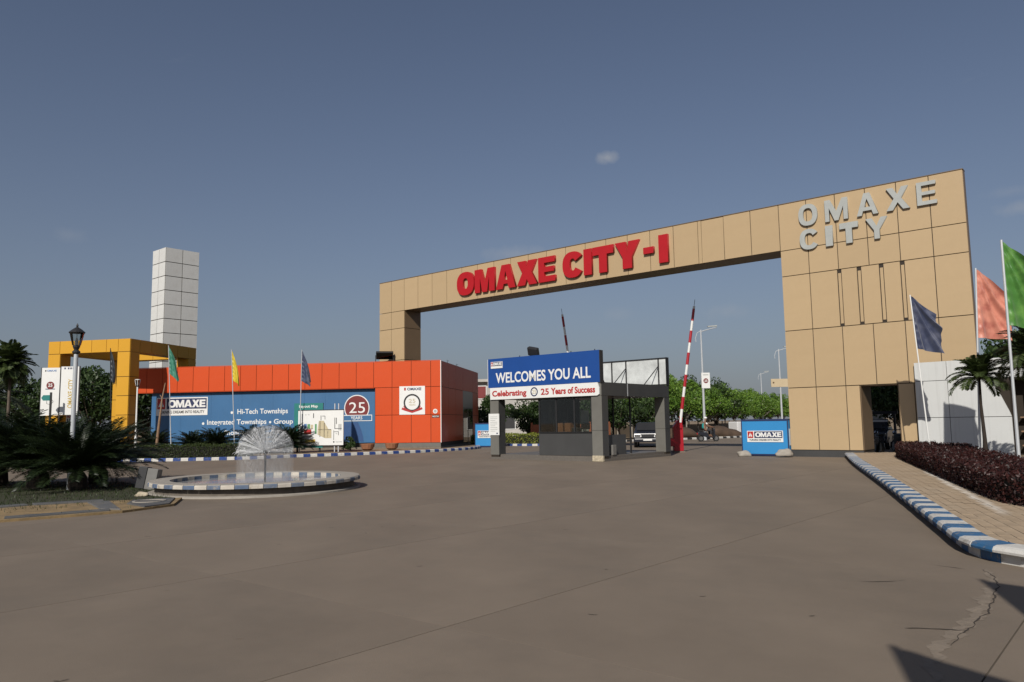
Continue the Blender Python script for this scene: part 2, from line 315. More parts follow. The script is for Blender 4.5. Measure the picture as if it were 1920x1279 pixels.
# text: built-in font turned into flat extruded meshes standing in the xz plane, facing -y
def text_mesh(s, bold=0.0, ext=.004, spacing=1.0):
    c = bpy.data.curves.new('t', 'FONT'); c.body = s; c.size = 1; c.offset = bold; c.extrude = ext; c.space_character = spacing; c.resolution_u = 4
    o = bpy.data.objects.new('t', c); COL.objects.link(o)
    bpy.context.view_layer.update()
    me = bpy.data.meshes.new_from_object(o.evaluated_get(bpy.context.evaluated_depsgraph_get())); bpy.data.objects.remove(o); bpy.data.curves.remove(c)
    return me
def text(parent, s, x0, x1, z0, z1, y, m, bold=.0, name='lettering', depth=.01, spacing=1.0, italic=0):
    me = text_mesh(s, bold, .5, spacing)
    xs = [v.co.x for v in me.vertices]; ys = [v.co.y for v in me.vertices]
    ax, bx, ay, by = min(xs), max(xs), min(ys), max(ys)
    for v in me.vertices:
        q = v.co.copy(); fx = (q.x-ax)/(bx-ax); fy = (q.y-ay)/(by-ay)
        v.co = (x0+fx*(x1-x0)+italic*fy*(z1-z0), y-depth/2-q.z*depth, z0+fy*(z1-z0))
    me.materials.clear(); me.materials.append(MT[m])
    return put(name, me, parent)
# block letters drawn as outlines (unit square), holes as extra rings
def ring(cx, cy, rx, ry, n=28, a0=0, a1=360, p=2.4):
    o = []
    for i in range(n):
        t = R(a0 + (a1-a0)*i/(n if a1-a0 == 360 else n-1)); c, s_ = math.cos(t), math.sin(t)
        o.append((cx+rx*math.copysign(abs(c)**(2/p), c), cy+ry*math.copysign(abs(s_)**(2/p), s_)))
    return o
def letter_rings(ch, w):
    if ch == 'O': return [ring(.5, .5, .5, .51), ring(.5, .5, .5-w*1.05, .5-w*.78)]
    if ch == 'C':
        return [ring(.5, .5, .5, .51, 26, 32, 328) + list(reversed(ring(.5, .5, .5-w*1.05, .5-w*.78, 26, 30, 330)))]
    if ch == 'I': return [[(0, 0), (1, 0), (1, 1), (0, 1)]]
    if ch == '-': return [[(0, 0), (1, 0), (1, 1), (0, 1)]]
    if ch == 'T': h = w*.82; return [[(.5-w/2, 0), (.5+w/2, 0), (.5+w/2, 1-h), (1, 1-h), (1, 1), (0, 1), (0, 1-h), (.5-w/2, 1-h)]]
    if ch == 'E': h = w*.68; return [[(0, 0), (1, 0), (1, h), (w*1.05, h), (w*1.05, .5-h*.45), (.93, .5-h*.45), (.93, .5+h*.45), (w*1.05, .5+h*.45), (w*1.05, 1-h), (.98, 1-h), (.98, 1), (0, 1)]]
    if ch == 'X': a = w*1.2; return [[(0, 0), (a, 0), (.5, .5-w*.75), (1-a, 0), (1, 0), (.5+a*.55, .51), (.97, 1), (.97-a, 1), (.5, .5+w*.75), (.03+a, 1), (.03, 1), (.5-a*.55, .51)]]
    if ch == 'Y': a = w*1.15; return [[(.5-w/2, 0), (.5+w/2, 0), (.5+w/2, .42), (1, 1), (1-a, 1), (.5, .60), (a, 1), (0, 1), (.5-w/2, .42)]]
    if ch == 'A': a = w*1.0; return [[(0, 0), (a, 0), (a+.06, .2), (1-a-.06, .2), (1-a, 0), (1, 0), (.5+a*.58, 1), (.5-a*.58, 1)], [(.5-.5*(1-2*a)*.55, .36), (.5+.5*(1-2*a)*.55, .36), (.5, .74)]]
    if ch == 'M': a = w*.8; return [[(0, 0), (a, 0), (a, .62), (.5-w*.36, 0), (.5+w*.36, 0), (1-a, .62), (1-a, 0), (1, 0), (1, 1), (1-a*1.25, 1), (.5, .42), (a*1.25, 1), (0, 1)]]
def letter(parent, ch, x0, x1, z0, z1, y0, y1, m, w=.3):
    c = bpy.data.curves.new('l', 'CURVE'); c.dimensions = '2D'; c.fill_mode = 'BOTH'; c.extrude = .5
    for rg in letter_rings(ch, w):
        sp = c.splines.new('POLY'); sp.points.add(len(rg)-1); sp.use_cyclic_u = True
        for p, q in zip(sp.points, rg): p.co = (q[0], q[1], 0, 1)
    o = bpy.data.objects.new('l', c); COL.objects.link(o); bpy.context.view_layer.update()
    me = bpy.data.meshes.new_from_object(o.evaluated_get(bpy.context.evaluated_depsgraph_get())); bpy.data.objects.remove(o); bpy.data.curves.remove(c)
    for v in me.vertices:
        q = v.co.copy(); v.co = (x0+q.x*(x1-x0), y0+(y1-y0)*(.5-q.z), z0+q.y*(z1-z0))
    me.materials.clear(); me.materials.append(MT[m])
    return put('letter', me, parent)
def disc(cx, cz, r, y0, y1, n=28, a0=0, a1=360):
    pts = [(cx+r*math.cos(R(a0+(a1-a0)*i/(n if a1-a0 == 360 else n-1))), cz+r*math.sin(R(a0+(a1-a0)*i/(n if a1-a0 == 360 else n-1)))) for i in range(n)]
    return MB().xprism(pts, y0, y1)
def annulus(cx, cz, r0, r1, y0, y1, n=32, a0=0, a1=360):
    mb = MB(); k = n
    for i in range(k):
        t0, t1 = R(a0+(a1-a0)*i/k), R(a0+(a1-a0)*(i+1)/k)
        mb.xprism([(cx+r1*math.cos(t0), cz+r1*math.sin(t0)), (cx+r1*math.cos(t1), cz+r1*math.sin(t1)), (cx+r0*math.cos(t1), cz+r0*math.sin(t1)), (cx+r0*math.cos(t0), cz+r0*math.sin(t0))], y0, y1)
    return mb

# ------------------------------------------------------------------ frames
GA, BA = 49.742, 81.965
T0 = Vector((11.83, 33.09, 0)); GR = -R(90-GA); U = Vector((math.sin(R(GA)), -math.cos(R(GA)), 0)); N = Vector((math.cos(R(GA)), math.sin(R(GA)), 0))
B0 = Vector((-5.26, 56.18, 0)); BR = -R(90-BA)
def gw(x, y, z=0): return T0 + U*x + N*y + Vector((0, 0, z))

# ------------------------------------------------------------------ ground, road
structure(MB().quad((-700, -200, -.03), (700, -200, -.03), (700, 1400, -.03), (-700, 1400, -.03)).build('ground', 'soil'))
joint = MB(); joint.quad(*[gw(x, y, -.010) for x, y in ((-48, -42), (22, -42), (22, 34), (-48, 34))])
road = structure(joint.build('road', mat('joint filler', (.085, .07, .053), .9, .2, 3)))
smesh = MB().box(.006, 3.504, .0015, 4.4985, -.009, 0).mesh('slab', 'concrete')
for i in range(-15, 5):
    for j in range(-3, 14):
        o = put('slab', smesh, road); p = gw(4.35+3.51*i, -28.44+4.5*j); o.location = p; o.rotation_euler = (0, 0, GR)

def resample(pts, step, closed=False):
    pts = [Vector((p[0], p[1], 0)) for p in pts]
    if closed: pts = pts + [pts[0]]
    # smooth with catmull-rom
    dense = []
    for i in range(len(pts)-1):
        p0 = pts[max(i-1, 0)]; p1 = pts[i]; p2 = pts[i+1]; p3 = pts[min(i+2, len(pts)-1)]
        for k in range(20):
            t = k/20; dense.append(.5*((2*p1)+(p2-p0)*t+(2*p0-5*p1+4*p2-p3)*t*t+(3*p1-p0-3*p2+p3)*t**3))
    dense.append(pts[-1]); o = [dense[0]]; acc = 0
    for a, b in zip(dense, dense[1:]):
        L = (b-a).length
        while acc+L >= step and L > 0:
            a = a+(b-a)*((step-acc)/L); o.append(a.copy()); L = (b-a).length; acc = 0
        acc += L
    return o
def kerb(name, pts, step, mats, prof, bed_prof=None, jitter=.004):
    """row of painted kerb stones; prof = (outward, z) outline; outward is to the right of the walking direction"""
    ps = resample(pts, step); bed = MB()
    par = None
    objs = []
    nr = []
    for i in range(len(ps)):
        d = (ps[min(i+1, len(ps)-1)]-ps[max(i-1, 0)]).normalized(); nr.append(Vector((d.y, -d.x, 0)))
    b = 0
    for i in range(len(ps)):
        for (o_, z) in ((-.28, -.02), (-.12, -.02), (-.12, .09), (-.28, .09)):
            q = ps[i]+nr[i]*o_; bed.v.append((q.x, q.y, z))
    for i in range(len(ps)-1):
        for k in range(4): bed.f.append((4*i+k, 4*i+(k+1)%4, 4*i+4+(k+1)%4, 4*i+4+k))
    par = structure(bed.build(name, 'mortar'))
    for i in range(len(ps)-1):
        a, c = ps[i], ps[i+1]; d = (c-a).normalized(); g = .006; mb = MB(); n = len(prof)
        jo, jz = random.uniform(-jitter, jitter), random.uniform(-jitter, jitter)
        for p, nn, sg in ((a, nr[i], 1), (c, nr[i+1], -1)):
            for (o_, z) in prof:
                q = p + nn*(o_+jo) + d*(g*sg); mb.v.append((q.x, q.y, z+(jz if z > .03 else 0)))
        mb.f.append(tuple(range(n))); mb.f.append(tuple(reversed(range(n, 2*n))))
        for k in range(n): mb.f.append(((k+1)%n, k, n+k, n+(k+1)%n))
        mb.build('kerb_stone', mats[i % len(mats)], par)
    return par

# right footpath, its kerb and pavers
RK = [(13.43, 31.51), (11.18, 25.61), (8.9, 19.24), (7.43, 15.22), (6.44, 12.54), (5.73, 10.62), (5.31, 9.51), (5.17, 8.95), (5.2, 8.5), (5.38, 8.12), (5.8, 7.8), (6.6, 7.5), (8.0, 7.2)]
RH = [(15.5, 31.2), (13.3, 26.67), (11.68, 22.52), (9.76, 17.47), (8.6, 14.38), (8.02, 12.84), (7.85, 12.0), (8.1, 11.0), (9.2, 10.2)]
LIP = [(-.32, 0), (-.10, 0), (-.10, .10), (-.085, .115), (0, .125), (.005, .15), (-.015, .185), (-.06, .2), (-.32, .2)]
PLAIN = [(-.25, 0), (0, 0), (0, .12), (-.03, .15), (-.25, .15)]
kerb('footpath_kerb', RK, .37, ['kwhite', 'kblue'], LIP)
pathpoly = [(p[0]+.16, p[1]+.02) for p in RK] + [(9.5, 7.2), (30, 7.2), (30, 20), (19, 28), (15.9, 31.0)]
area = sum(a[0]*b[1]-b[0]*a[1] for a, b in zip(pathpoly, pathpoly[1:]+pathpoly[:1]))
if area < 0: pathpoly.reverse()
path = structure(MB().prism(pathpoly, -.02, .166).build('footpath', mat('sand bed', (.24, .18, .12), .95, .2, 5)))
def inside(p, poly):
    c = False; j = len(poly)-1
    for i in range(len(poly)):
        a, b = poly[i], poly[j]
        if (a[1] > p[1]) != (b[1] > p[1]) and p[0] < (b[0]-a[0])*(p[1]-a[1])/(b[1]-a[1])+a[0]: c = not c
        j = i
    return c
walk = [(p[0]+.22*1, p[1]+.04) for p in RK] + [(10, 7.4), (10.5, 10.4)] + [(p[0]+.15, p[1]) for p in reversed(RH)]
KD = Vector((.345, .9386, 0)); KN = Vector((.9386, -.345, 0)); pav = []
PW, PL = .155, .31
for i in range(-60, 60):
    for j in range(-12, 90):
        c = Vector((5.5, 8.5, 0)) + KN*(i*PW) + KD*(j*PL+(PL/2 if i % 2 else 0))
        if inside((c.x, c.y), walk): pav.append(c)
pav.sort(key=lambda c: c.length)
pmesh = MB().prism([(-PL/2+.003, -PW/2+.003), (PL/2-.003, -PW/2+.003), (PL/2-.003, PW/2-.003), (-PL/2+.003, PW/2-.003)], 0, .03).mesh('paver', 'paver')
ka = math.atan2(KD.y, KD.x); far = MB()
for k, c in enumerate(pav):
    z = .163+random.uniform(-.0015, .0025)
    if k < 290: put('paver', pmesh, path, (c.x, c.y, z), ka)
    else:
        for sx, sy in ((-1, -1), (1, -1), (1, 1), (-1, 1)):
            q = c+KD*(sx*(PL/2-.003))+KN*(-sy*(PW/2-.003)); far.v.append((q.x, q.y, z+.03))
        b = len(far.v)-4; far.f.append((b, b+1, b+2, b+3))
stuff(far.build('far_pavers', 'paver', path))

def chalk_streak(m, a, b, w, col, amt):
    n, l = m.node_tree.nodes, m.node_tree.links; bs = n['Principled BSDF']; cur = bs.inputs['Base Color'].links[0].from_socket
    a, b = Vector(a), Vector(b); L = (b-a).length; d = (b-a)/L; nrm = Vector((-d.y, d.x, 0))
    g = n.new('ShaderNodeNewGeometry'); sb = n.new('ShaderNodeVectorMath'); sb.operation = 'SUBTRACT'; sb.inputs[1].default_value = a; l.new(g.outputs['Position'], sb.inputs[0])
    nz = n.new('ShaderNodeTexNoise'); nz.inputs['Scale'].default_value = 2.5; nz.inputs['Detail'].default_value = 8; l.new(g.outputs['Position'], nz.inputs['Vector'])
    def dot(v):
        q = n.new('ShaderNodeVectorMath'); q.operation = 'DOT_PRODUCT'; q.inputs[1].default_value = v; l.new(sb.outputs[0], q.inputs[0]); return q.outputs['Value']
    def mth(op, *ins):
        q = n.new('ShaderNodeMath'); q.operation = op
        for i, v in enumerate(ins):
            if isinstance(v, (int, float)): q.inputs[i].default_value = v
            else: l.new(v, q.inputs[i])
        return q.outputs[0]
    off = mth('ABSOLUTE', mth('MULTIPLY_ADD', mth('SUBTRACT', nz.outputs['Fac'], .5), w*3.0, dot(nrm)))
    r1 = n.new('ShaderNodeMapRange'); r1.inputs['From Min'].default_value = w; r1.inputs['From Max'].default_value = 0; l.new(off, r1.inputs['Value'])
    t = mth('ABSOLUTE', mth('SUBTRACT', dot(d), L/2)); r2 = n.new('ShaderNodeMapRange'); r2.inputs['From Min'].default_value = L/2; r2.inputs['From Max'].default_value = L/2-1.0; l.new(t, r2.inputs['Value'])
    fac = mth('MULTIPLY', mth('MULTIPLY', r1.outputs[0], r2.outputs[0]), mth('MULTIPLY', nz.outputs['Fac'], amt))
    mx = n.new('ShaderNodeMixRGB'); mx.inputs['Color2'].default_value = (*col, 1); l.new(fac, mx.inputs['Fac']); l.new(cur, mx.inputs['Color1']); l.new(mx.outputs[0], bs.inputs['Base Color'])
chalk_streak(MT['paver'], (10.85, 20.6, 0), (6.95, 11.0, 0), .12, (.62, .58, .52), 1.5)
# planting bed in front of the showroom, its kerb
FK = [(-40, 40.5), (-30, 37.9), (-26, 37.9), (-22.06, 38.3), (-18.47, 37.95), (-16.47, 37.9), (-14.9, 38.1), (-13.0, 38.7), (-11.29, 40.3), (-9.2, 41.4), (-7.7, 42.4), (-6.1, 43.6), (-5.0, 44.6), (-3.9, 46.0), (-2.75, 47.9), (-2.2, 50), (-2.3, 53)]
bedpoly = [(p[0], p[1]+.15) for p in FK] + [(-2.6, 76), (-60, 80), (-60, 44)]
area = sum(a[0]*b[1]-b[0]*a[1] for a, b in zip(bedpoly, bedpoly[1:]+bedpoly[:1]))
if area < 0: bedpoly.reverse()
structure(MB().prism(bedpoly, -.02, .12).build('planting_bed', 'soil'))
kerb('roadside_kerb', FK, .36, ['knavy', 'kwhite'], PLAIN)
# small island behind the booth
kerb('far_island_kerb', [(-3.2, 57.5), (-1, 55.2), (1.2, 53.6), (3.4, 53.2), (6.5, 54.0), (8, 56)], .4, ['knavy', 'kwhite'], PLAIN)
structure(MB().prism([(-3.2, 57.7), (-1, 55.4), (1.2, 53.8), (3.4, 53.4), (6.5, 54.2), (8, 56.2), (8, 62), (-3.2, 64)], -.02, .12).build('far_island', 'soil'))
# road verge beyond the gate with black and white kerb
kerb('striped_verge_kerb', [(8, 60.5), (15.1, 65.0), (19.8, 68.6), (28, 78), (45, 104)], .55, ['kblack', 'kwhite'], PLAIN)
structure(MB().prism([(8, 60.7), (15.1, 65.2), (19.8, 68.8), (28, 78.2), (45, 104.2), (45, 140), (0, 120), (0, 66)], -.02, .12).build('road_verge', 'soil'))

# left lawn island, broken slate border
lawn = [(-9.15, 13.9), (-8.2, 14.6), (-7.55, 15.2), (-7.2, 16.3), (-7.7, 17.7), (-9.1, 19.2), (-9.2, 20.6), (-11.8, 23.3), (-13.8, 23.8), (-16, 24.25), (-23, 26), (-26, 20), (-22, 12), (-11, 12.3)]
structure(MB().prism(lawn, -.02, .03).build('lawn_island', mat('lawn soil', (.03, .032, .012), .95, .3, 2, bump=.4, bscale=20, dirt=((.06, .05, .03), 1.2, .6))))
border = structure(MB().prism([(-11.2, 12.0), (-9.04, 13.74), (-8.2, 14.4), (-7.52, 14.98), (-7.05, 16.15), (-7.5, 17.6), (-9.0, 17.0), (-9.3, 17.05), (-11, 15.3), (-13, 13.5)], -.02, .045).build('border_strip', mat('border soil', (.24, .165, .08), .95, .3, 3, bump=.5, bscale=15, dirt=((.1, .08, .05), 2, .6))))
for poly in ([(-10.9, 12.35), (-9.15, 13.8), (-9.3, 14.05), (-11.15, 12.65)], [(-9.05, 13.85), (-7.75, 14.95), (-7.9, 15.2), (-9.2, 14.1)], [(-11.2, 15.05), (-10.1, 16.2), (-10.3, 16.4), (-11.4, 15.3)], [(-10.0, 16.25), (-8.9, 16.9), (-9.05, 17.15), (-10.2, 16.5)],
             [(-9.9, 14.35), (-9.45, 14.0), (-10.75, 15.45), (-11.15, 15.0)], [(-8.1, 15.25), (-7.62, 15.1), (-8.75, 16.85), (-9.15, 16.7)], [(-7.35, 15.5), (-7.12, 16.1), (-7.55, 17.35), (-8.3, 16.95), (-8.05, 16.2)]):
    a = sum(p[0]*q[1]-q[0]*p[1] for p, q in zip(poly, poly[1:]+poly[:1]))
    if a < 0: poly = poly[::-1]
    MB().prism(poly, .02, .06+random.uniform(0, .02)).build('slate_slab', 'slate', border, bevel=.008)
for c, r in (((-7.75, 16.55), .33), ((-10.35, 13.35), .38)):
    mb = MB(); n = 28
    mb.lathe([(r-.05, .02), (r, .02), (r, .085), (r-.05, .085), (r-.05, .02)], n, c); mb.build('planter_ring', 'rimgrey', border)

# ------------------------------------------------------------------ cladding helper
def clad(parent, rects, y0, y1, m, gap=.016, name='cladding_panel', axis='y'):
    """one box per panel, rects (x0,x1,z0,z1) on the front (axis y) or on a side (axis x)"""
    cache = {}
    for (a, b, z0, z1) in rects:
        key = (round(b-a, 3), round(z1-z0, 3))
        if key not in cache:
            if axis == 'y': cache[key] = MB().box(gap, b-a-gap, 0, y1-y0, gap, z1-z0-gap).mesh(name, m)
            else: cache[key] = MB().box(0, y1-y0, gap, b-a-gap, gap, z1-z0-gap).mesh(name, m)
        put(name, cache[key], parent, (a, y0, z0) if axis == 'y' else (y0, a, z0))
def grid(xs, zs): return [(xs[i], xs[i+1], zs[j], zs[j+1]) for i in range(len(xs)-1) for j in range(len(zs)-1)]

# ------------------------------------------------------------------ entrance gate
gate = thing('entrance_gate', 'huge beige panelled gateway with red lettering spanning the road', 'gate', T0, GR)
GD = 1.43; TZ = 10.97; BZ = 8.92
tower = MB()
DX0, DX1, DZ = 2.94, 4.37, 2.91
for a, b, c, d in ((.03, DX0, .0, TZ-.02), (DX1, 6.2, 0, TZ-.02), (DX0, DX1, DZ, TZ-.02)): tower.box(a, b, .045, GD, c, d)
tower.box(6.2, 7.12, .045, .36, 0, TZ-.02)
tower = tower.build('tower', 'core', gate)
zs = [.28, 2.91, 5.37, 7.76, 8.90, TZ]; xs = [0, 1.2, 2.4, 3.6, 4.78, 5.96, 7.15]
rects = []
for j in range(5):
    if j == 0: rects += [(0, 1.2, zs[0], zs[1]), (1.2, 2.4, zs[0], zs[1]), (2.4, DX0, zs[0], zs[1]), (DX1, 4.95, .18, zs[1]), (4.95, 5.96, .18, zs[1]), (5.96, 7.15, .18, zs[1])]
    elif j == 2:
        cut = [1.2, 2.34, 2.49, 3.12, 3.27, 3.97, 4.12, 4.75, 4.90, 5.96]
        rects += [(0, 1.2, zs[2], zs[3]), (5.96, 7.15, zs[2], zs[3])] + [(cut[i], cut[i+1], zs[2], zs[3]) for i in range(0, 9, 2)]
    else: rects += grid(xs, [zs[j], zs[j+1]])
clad(tower, rects, 0, .045, 'beige')
for a, b in ((2.34, 2.49), (3.12, 3.27), (3.97, 4.12), (4.75, 4.90)):
    MB().box(a+.018, b-.018, .026, .044, zs[2]+.12, zs[3]-.16).build('slot_panel', 'beige', tower)
MB().box(-.0, DX0-.005, .012, GD, 0, .27).build('plinth', 'boothdark', tower)
# reveals of the doorway and the flank facing the road
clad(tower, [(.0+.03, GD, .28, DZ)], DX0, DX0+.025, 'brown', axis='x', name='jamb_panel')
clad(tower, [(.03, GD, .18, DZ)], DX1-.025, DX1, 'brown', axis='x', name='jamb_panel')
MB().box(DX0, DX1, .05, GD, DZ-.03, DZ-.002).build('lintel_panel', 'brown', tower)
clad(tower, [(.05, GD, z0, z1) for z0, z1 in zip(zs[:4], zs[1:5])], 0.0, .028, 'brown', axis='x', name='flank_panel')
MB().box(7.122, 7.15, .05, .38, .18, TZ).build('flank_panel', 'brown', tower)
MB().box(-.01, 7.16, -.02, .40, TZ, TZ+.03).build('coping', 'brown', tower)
for i, (ch, a, b) in enumerate((('O', .9, 1.69), ('M', 2.01, 2.93), ('A', 3.28, 4.1), ('X', 4.41, 5.27), ('E', 5.54, 6.23))):
    letter(tower, ch, a, b, 9.82, 10.74, -.11, -.002, 'greyletter', .235)
for i, (ch, a, b) in enumerate((('C', .9, 1.69), ('I', 1.98, 2.27), ('T', 2.56, 3.29), ('Y', 3.59, 4.41))):
    letter(tower, ch, a, b, 8.78, 9.65, -.11, -.002, 'greyletter', .25 if ch != 'T' else .34)
bm_ = MB().box(-26.95, 0, .045, GD-.02, BZ+.03, TZ-.02); beam = bm_.build('beam', 'core', gate)
bx = [-27.0, -25.8] + [-24.55+1.2917*i for i in range(19)] + [0]
bx[2] = -24.55
rects = [(bx[i], bx[i+1], BZ, TZ) for i in range(len(bx)-1)]
dam = max(range(len(rects)), key=lambda i: -abs(rects[i][0]+3.88)); da = rects.pop(dam)
clad(beam, rects, 0, .045, 'beige')
o = MB().box(.19, da[1]-da[0]-.011, 0, .045, .011, TZ-BZ-.03).build('cladding_panel', 'beige', beam, (da[0], -.012, BZ)); o.rotation_euler = (R(-.35), R(.15), 0); o['label'] = 'loose beige panel lifting at its top edge'
MB().box(da[0]+.011, da[0]+.17, 0, .045, BZ+.011, TZ-.011).build('cladding_panel', 'beige', beam)
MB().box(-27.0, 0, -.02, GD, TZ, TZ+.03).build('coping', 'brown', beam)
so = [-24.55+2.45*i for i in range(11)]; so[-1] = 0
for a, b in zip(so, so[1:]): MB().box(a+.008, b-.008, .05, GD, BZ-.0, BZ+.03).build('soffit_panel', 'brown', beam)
MB().box(-27, 0, GD-.02, GD+.01, BZ, TZ).build('rear_panel', 'beige', beam)
for ch, a, b in (('O', -19.66, -18.25), ('M', -18.19, -16.62), ('A', -16.52, -15.05), ('X', -14.95, -13.49), ('E', -13.40, -12.24), ('C', -11.74, -10.42), ('I', -10.36, -9.86), ('T', -9.8, -8.52), ('Y', -8.42, -6.99), ('I', -5.91, -5.41)):
    letter(beam, ch, a, b, 9.23, 10.61, -.16, -.002, 'red', .34 if ch not in 'TY' else .38)
letter(beam, '-', -6.77, -6.2, 9.80, 10.12, -.16, -.002, 'red')
leg = MB().box(-26.97, -24.58, .045, GD-.03, 0, BZ-.01).build('leg', 'core', gate)
lz = [0.2, 1.95, 3.7, 5.75, 7.8, BZ]
clad(leg, grid([-27.0, -25.8, -24.55], lz), 0, .045, 'beige')
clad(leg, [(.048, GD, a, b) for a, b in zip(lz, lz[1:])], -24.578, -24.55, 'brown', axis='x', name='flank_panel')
MB().box(-27.0, -26.97, .05, GD, .2, BZ).build('flank_panel', 'beige', leg)
MB().box(-27.0, -24.55, GD-.03, GD, .2, BZ).build('rear_panel', 'beige', leg)

# ------------------------------------------------------------------ showroom
B0 = Vector((-4.524, 48.31, .224)); BS = .86
room = thing('showroom', 'long orange clad showroom with blue hoarding wall', 'building', B0, BR); room.scale = (BS, BS, BS)
L0, DEP, BT, BB = -24.6, 14.8, 6.27, 4.35
wall = MB().box(-5.0, -.03, .045, DEP-.03, 0, BT-.03).box(-23.05, -5.0, .4, DEP-.03, 0, BT-.03).box(L0+.03, -23.05, 3.0, DEP-.03, 0, BT-.03).build('wall', 'core', room)
tb = [-24.6, -23.3, -22.0, -20.75, -19.45, -18.16, -16.88, -15.59, -14.31, -13.03, -11.74, -10.43, -9.1, -7.76, -6.43, -5.09, -3.68, -2.22, -.75, 0]
MB().box(L0, -.02, .02, DEP, -.4, .0).build('footing', 'mortar', room)
core2 = MB().box(L0, -.03, .045, .5, BB+.02, BT-.03).box(L0, -23.05, .045, 3.1, BB+.02, BT-.03).build('parapet', 'core', room)
clad(core2, [(a, b, BB, BT) for a, b in zip(tb, tb[1:])], 0, .045, 'orange', .016)
MB().box(L0, 0, -.01, .06, BT, BT+.03).build('coping', 'orange', core2); MB().box(L0, -5.05, .0, .42, BB-.03, BB-.001).build('band_soffit', 'orange', core2)
clad(wall, grid([-4.97, -3.68, -2.22, -.75, 0], [.28, 2.32, BB]), 0, .045, 'orange', .016)
MB().box(-5.0, -.02, .01, .045, 0, .27).build('plinth', 'boothgrey', wall)
sz = [.28, 2.32, BB, BT]; sy = [.05, 2.5, 5.0, 7.9, 12.2, 14.8]
srects = [(a, b, c, d) for a, b in zip(sy, sy[1:]) for c, d in zip(sz, sz[1:]) if not (a > 7.5 and b < 12.5 and d <= BB+.01)]
clad(wall, srects, -.03, 0, 'orange', .016, axis='x', name='side_panel')
MB().box(-.02, .03, -.008, .04, .28, BT).build('corner_trim', 'printwhite', wall)
door = MB().box(-.03, -.005, 7.9, 12.2, 2.95, BB).build('door_canopy', 'boothgrey', wall)
dr = MB().box(-.028, 0, 7.95, 8.1, 0, 2.95).box(-.028, 0, 9.95, 10.1, 0, 2.95).box(-.028, 0, 12.0, 12.15, 0, 2.95).box(-.028, 0, 7.95, 12.15, 2.85, 2.95).build('glass_door', 'dark', wall)
for a, b in ((8.1, 9.95), (10.1, 12.0)): MB().box(-.022, -.012, a, b, .02, 2.85).build('pane', 'glassdark', dr)
for y_, h_ in ((3.2, .28), (6.5, .2)): MB().tube([(-.2, y_, BT), (-.25, y_, BT+h_), (-.1, y_, BT+h_*.6)], .02, 5).build('roof_rod', 'dark', wall)
# blue hoarding sheets, one behind each other along the wall
hoard = MB().box(-23.05, -5.0, .37, .40, .3, BB).build('hoarding', 'bluedark', room)
hx = [-23.05, -20.6, -18.1, -15.6, -13.1, -10.6, -8.95, -5.02]
for a, b in zip(hx, hx[1:]): MB().box(a+.003, b-.003, .345, .37, .33, BB-.02).build('blue_sheet', 'bluepanel', hoard)
MB().box(-5.02, -4.93, .30, .37, .33, BB-.02).build('frame_strip', 'skyprint', hoard)
Y1 = .345
def omaxe_logo(parent, x0, x1, z0, z1, y, border=True, sub='TURNING DREAMS INTO REALITY', dark='navy'):
    w, h = x1-x0, z1-z0; b = h*.06
    pl = MB().box(x0, x1, y-.02, y, z0, z1).build('logo_plate', 'printwhite', parent); y -= .02
    zb = z0+h*.36
    MB().box(x0+b, x0+w*.175, y-.008, y, zb, z1-b).build('logo_mark', 'redprint', pl)
    cx = x0+(b+w*.175)/2; cz = (zb+z1-b)/2; q = (z1-b-zb)
    MB().xprism([(cx-q*.3, cz-q*.28), (cx-q*.08, cz-q*.28), (cx+.04*q, cz+q*.05), (cx-q*.02, cz+q*.34)], y-.012, y-.008).xprism([(cx+q*.02, cz-q*.28), (cx+q*.3, cz-q*.28), (cx+q*.1, cz+q*.2)], y-.012, y-.008).build('logo_mark', 'printwhite', pl)
    MB().box(x0+w*.205, x1-b, y-.008, y, zb, z1-b).build('logo_field', dark, pl)
    n = 5; a0 = x0+w*.235; a1 = x1-b-w*.02; g = (a1-a0)*.035; lw = [(a1-a0)*t for t in (.21, .22, .21, .2, .16)]; x = a0; g = ((a1-a0)-sum(lw))/4
    for ch, wd in zip('OMAXE', lw):
        letter(pl, ch, x, x+wd, zb+q*.14, z1-b-q*.14, y-.018, y-.008, 'printwhite', .27 if ch != 'E' else .34); x += wd+g
    if sub: text(pl, sub, x0+w*.06, x1-w*.06, z0+h*.11, z0+h*.27, y, 'black', .02, 'subtitle', .006)
    return pl
omaxe_logo(hoard, -22.64, -18.39, 2.58, 3.96, Y1)
def bullet(x, z, r=.1): disc(x, z, r, Y1-.012, Y1, 14).build('bullet', 'printwhite', hoard)
bullet(-16.4, 2.72); text(hoard, 'Hi-Tech Townships', -15.95, -11.9, 2.48, 2.98, Y1, 'printwhite', .014)
bullet(-18.72, 1.92); text(hoard, 'Integrated Townships', -18.4, -13.6, 1.70, 2.20, Y1, 'printwhite', .014)
bullet(-13.3, 1.95, .09); text(hoard, 'Group Housing', -13.0, -9.4, 1.70, 2.18, Y1, 'printwhite', .014)
bullet(-17.4, 1.12, .09); text(hoard, 'Shopping Malls   Office Spaces', -17.0, -10.2, .92, 1.38, Y1, 'printwhite', .012)
em = disc(-6.49, 2.89, .98, Y1-.012, Y1, 40).build('emblem', 'printwhite', hoard)
disc(-6.49, 2.89, .91, Y1-.02, Y1-.012, 40).build('emblem_disc', 'maroon', em)
text(em, '25', -7.08, -5.85, 2.52, 3.32, Y1-.02, 'printwhite', .0)
rb = MB().box(-7.6, -5.3, Y1-.026, Y1-.02, 1.92, 2.38).build('ribbon', 'printwhite', em); MB().box(-7.55, -5.35, Y1-.032, Y1-.026, 1.97, 2.33).build('ribbon_field', 'bluepanel', rb); text(rb, 'YEARS', -6.95, -6.05, 2.04, 2.28, Y1-.032, 'printwhite', .01)
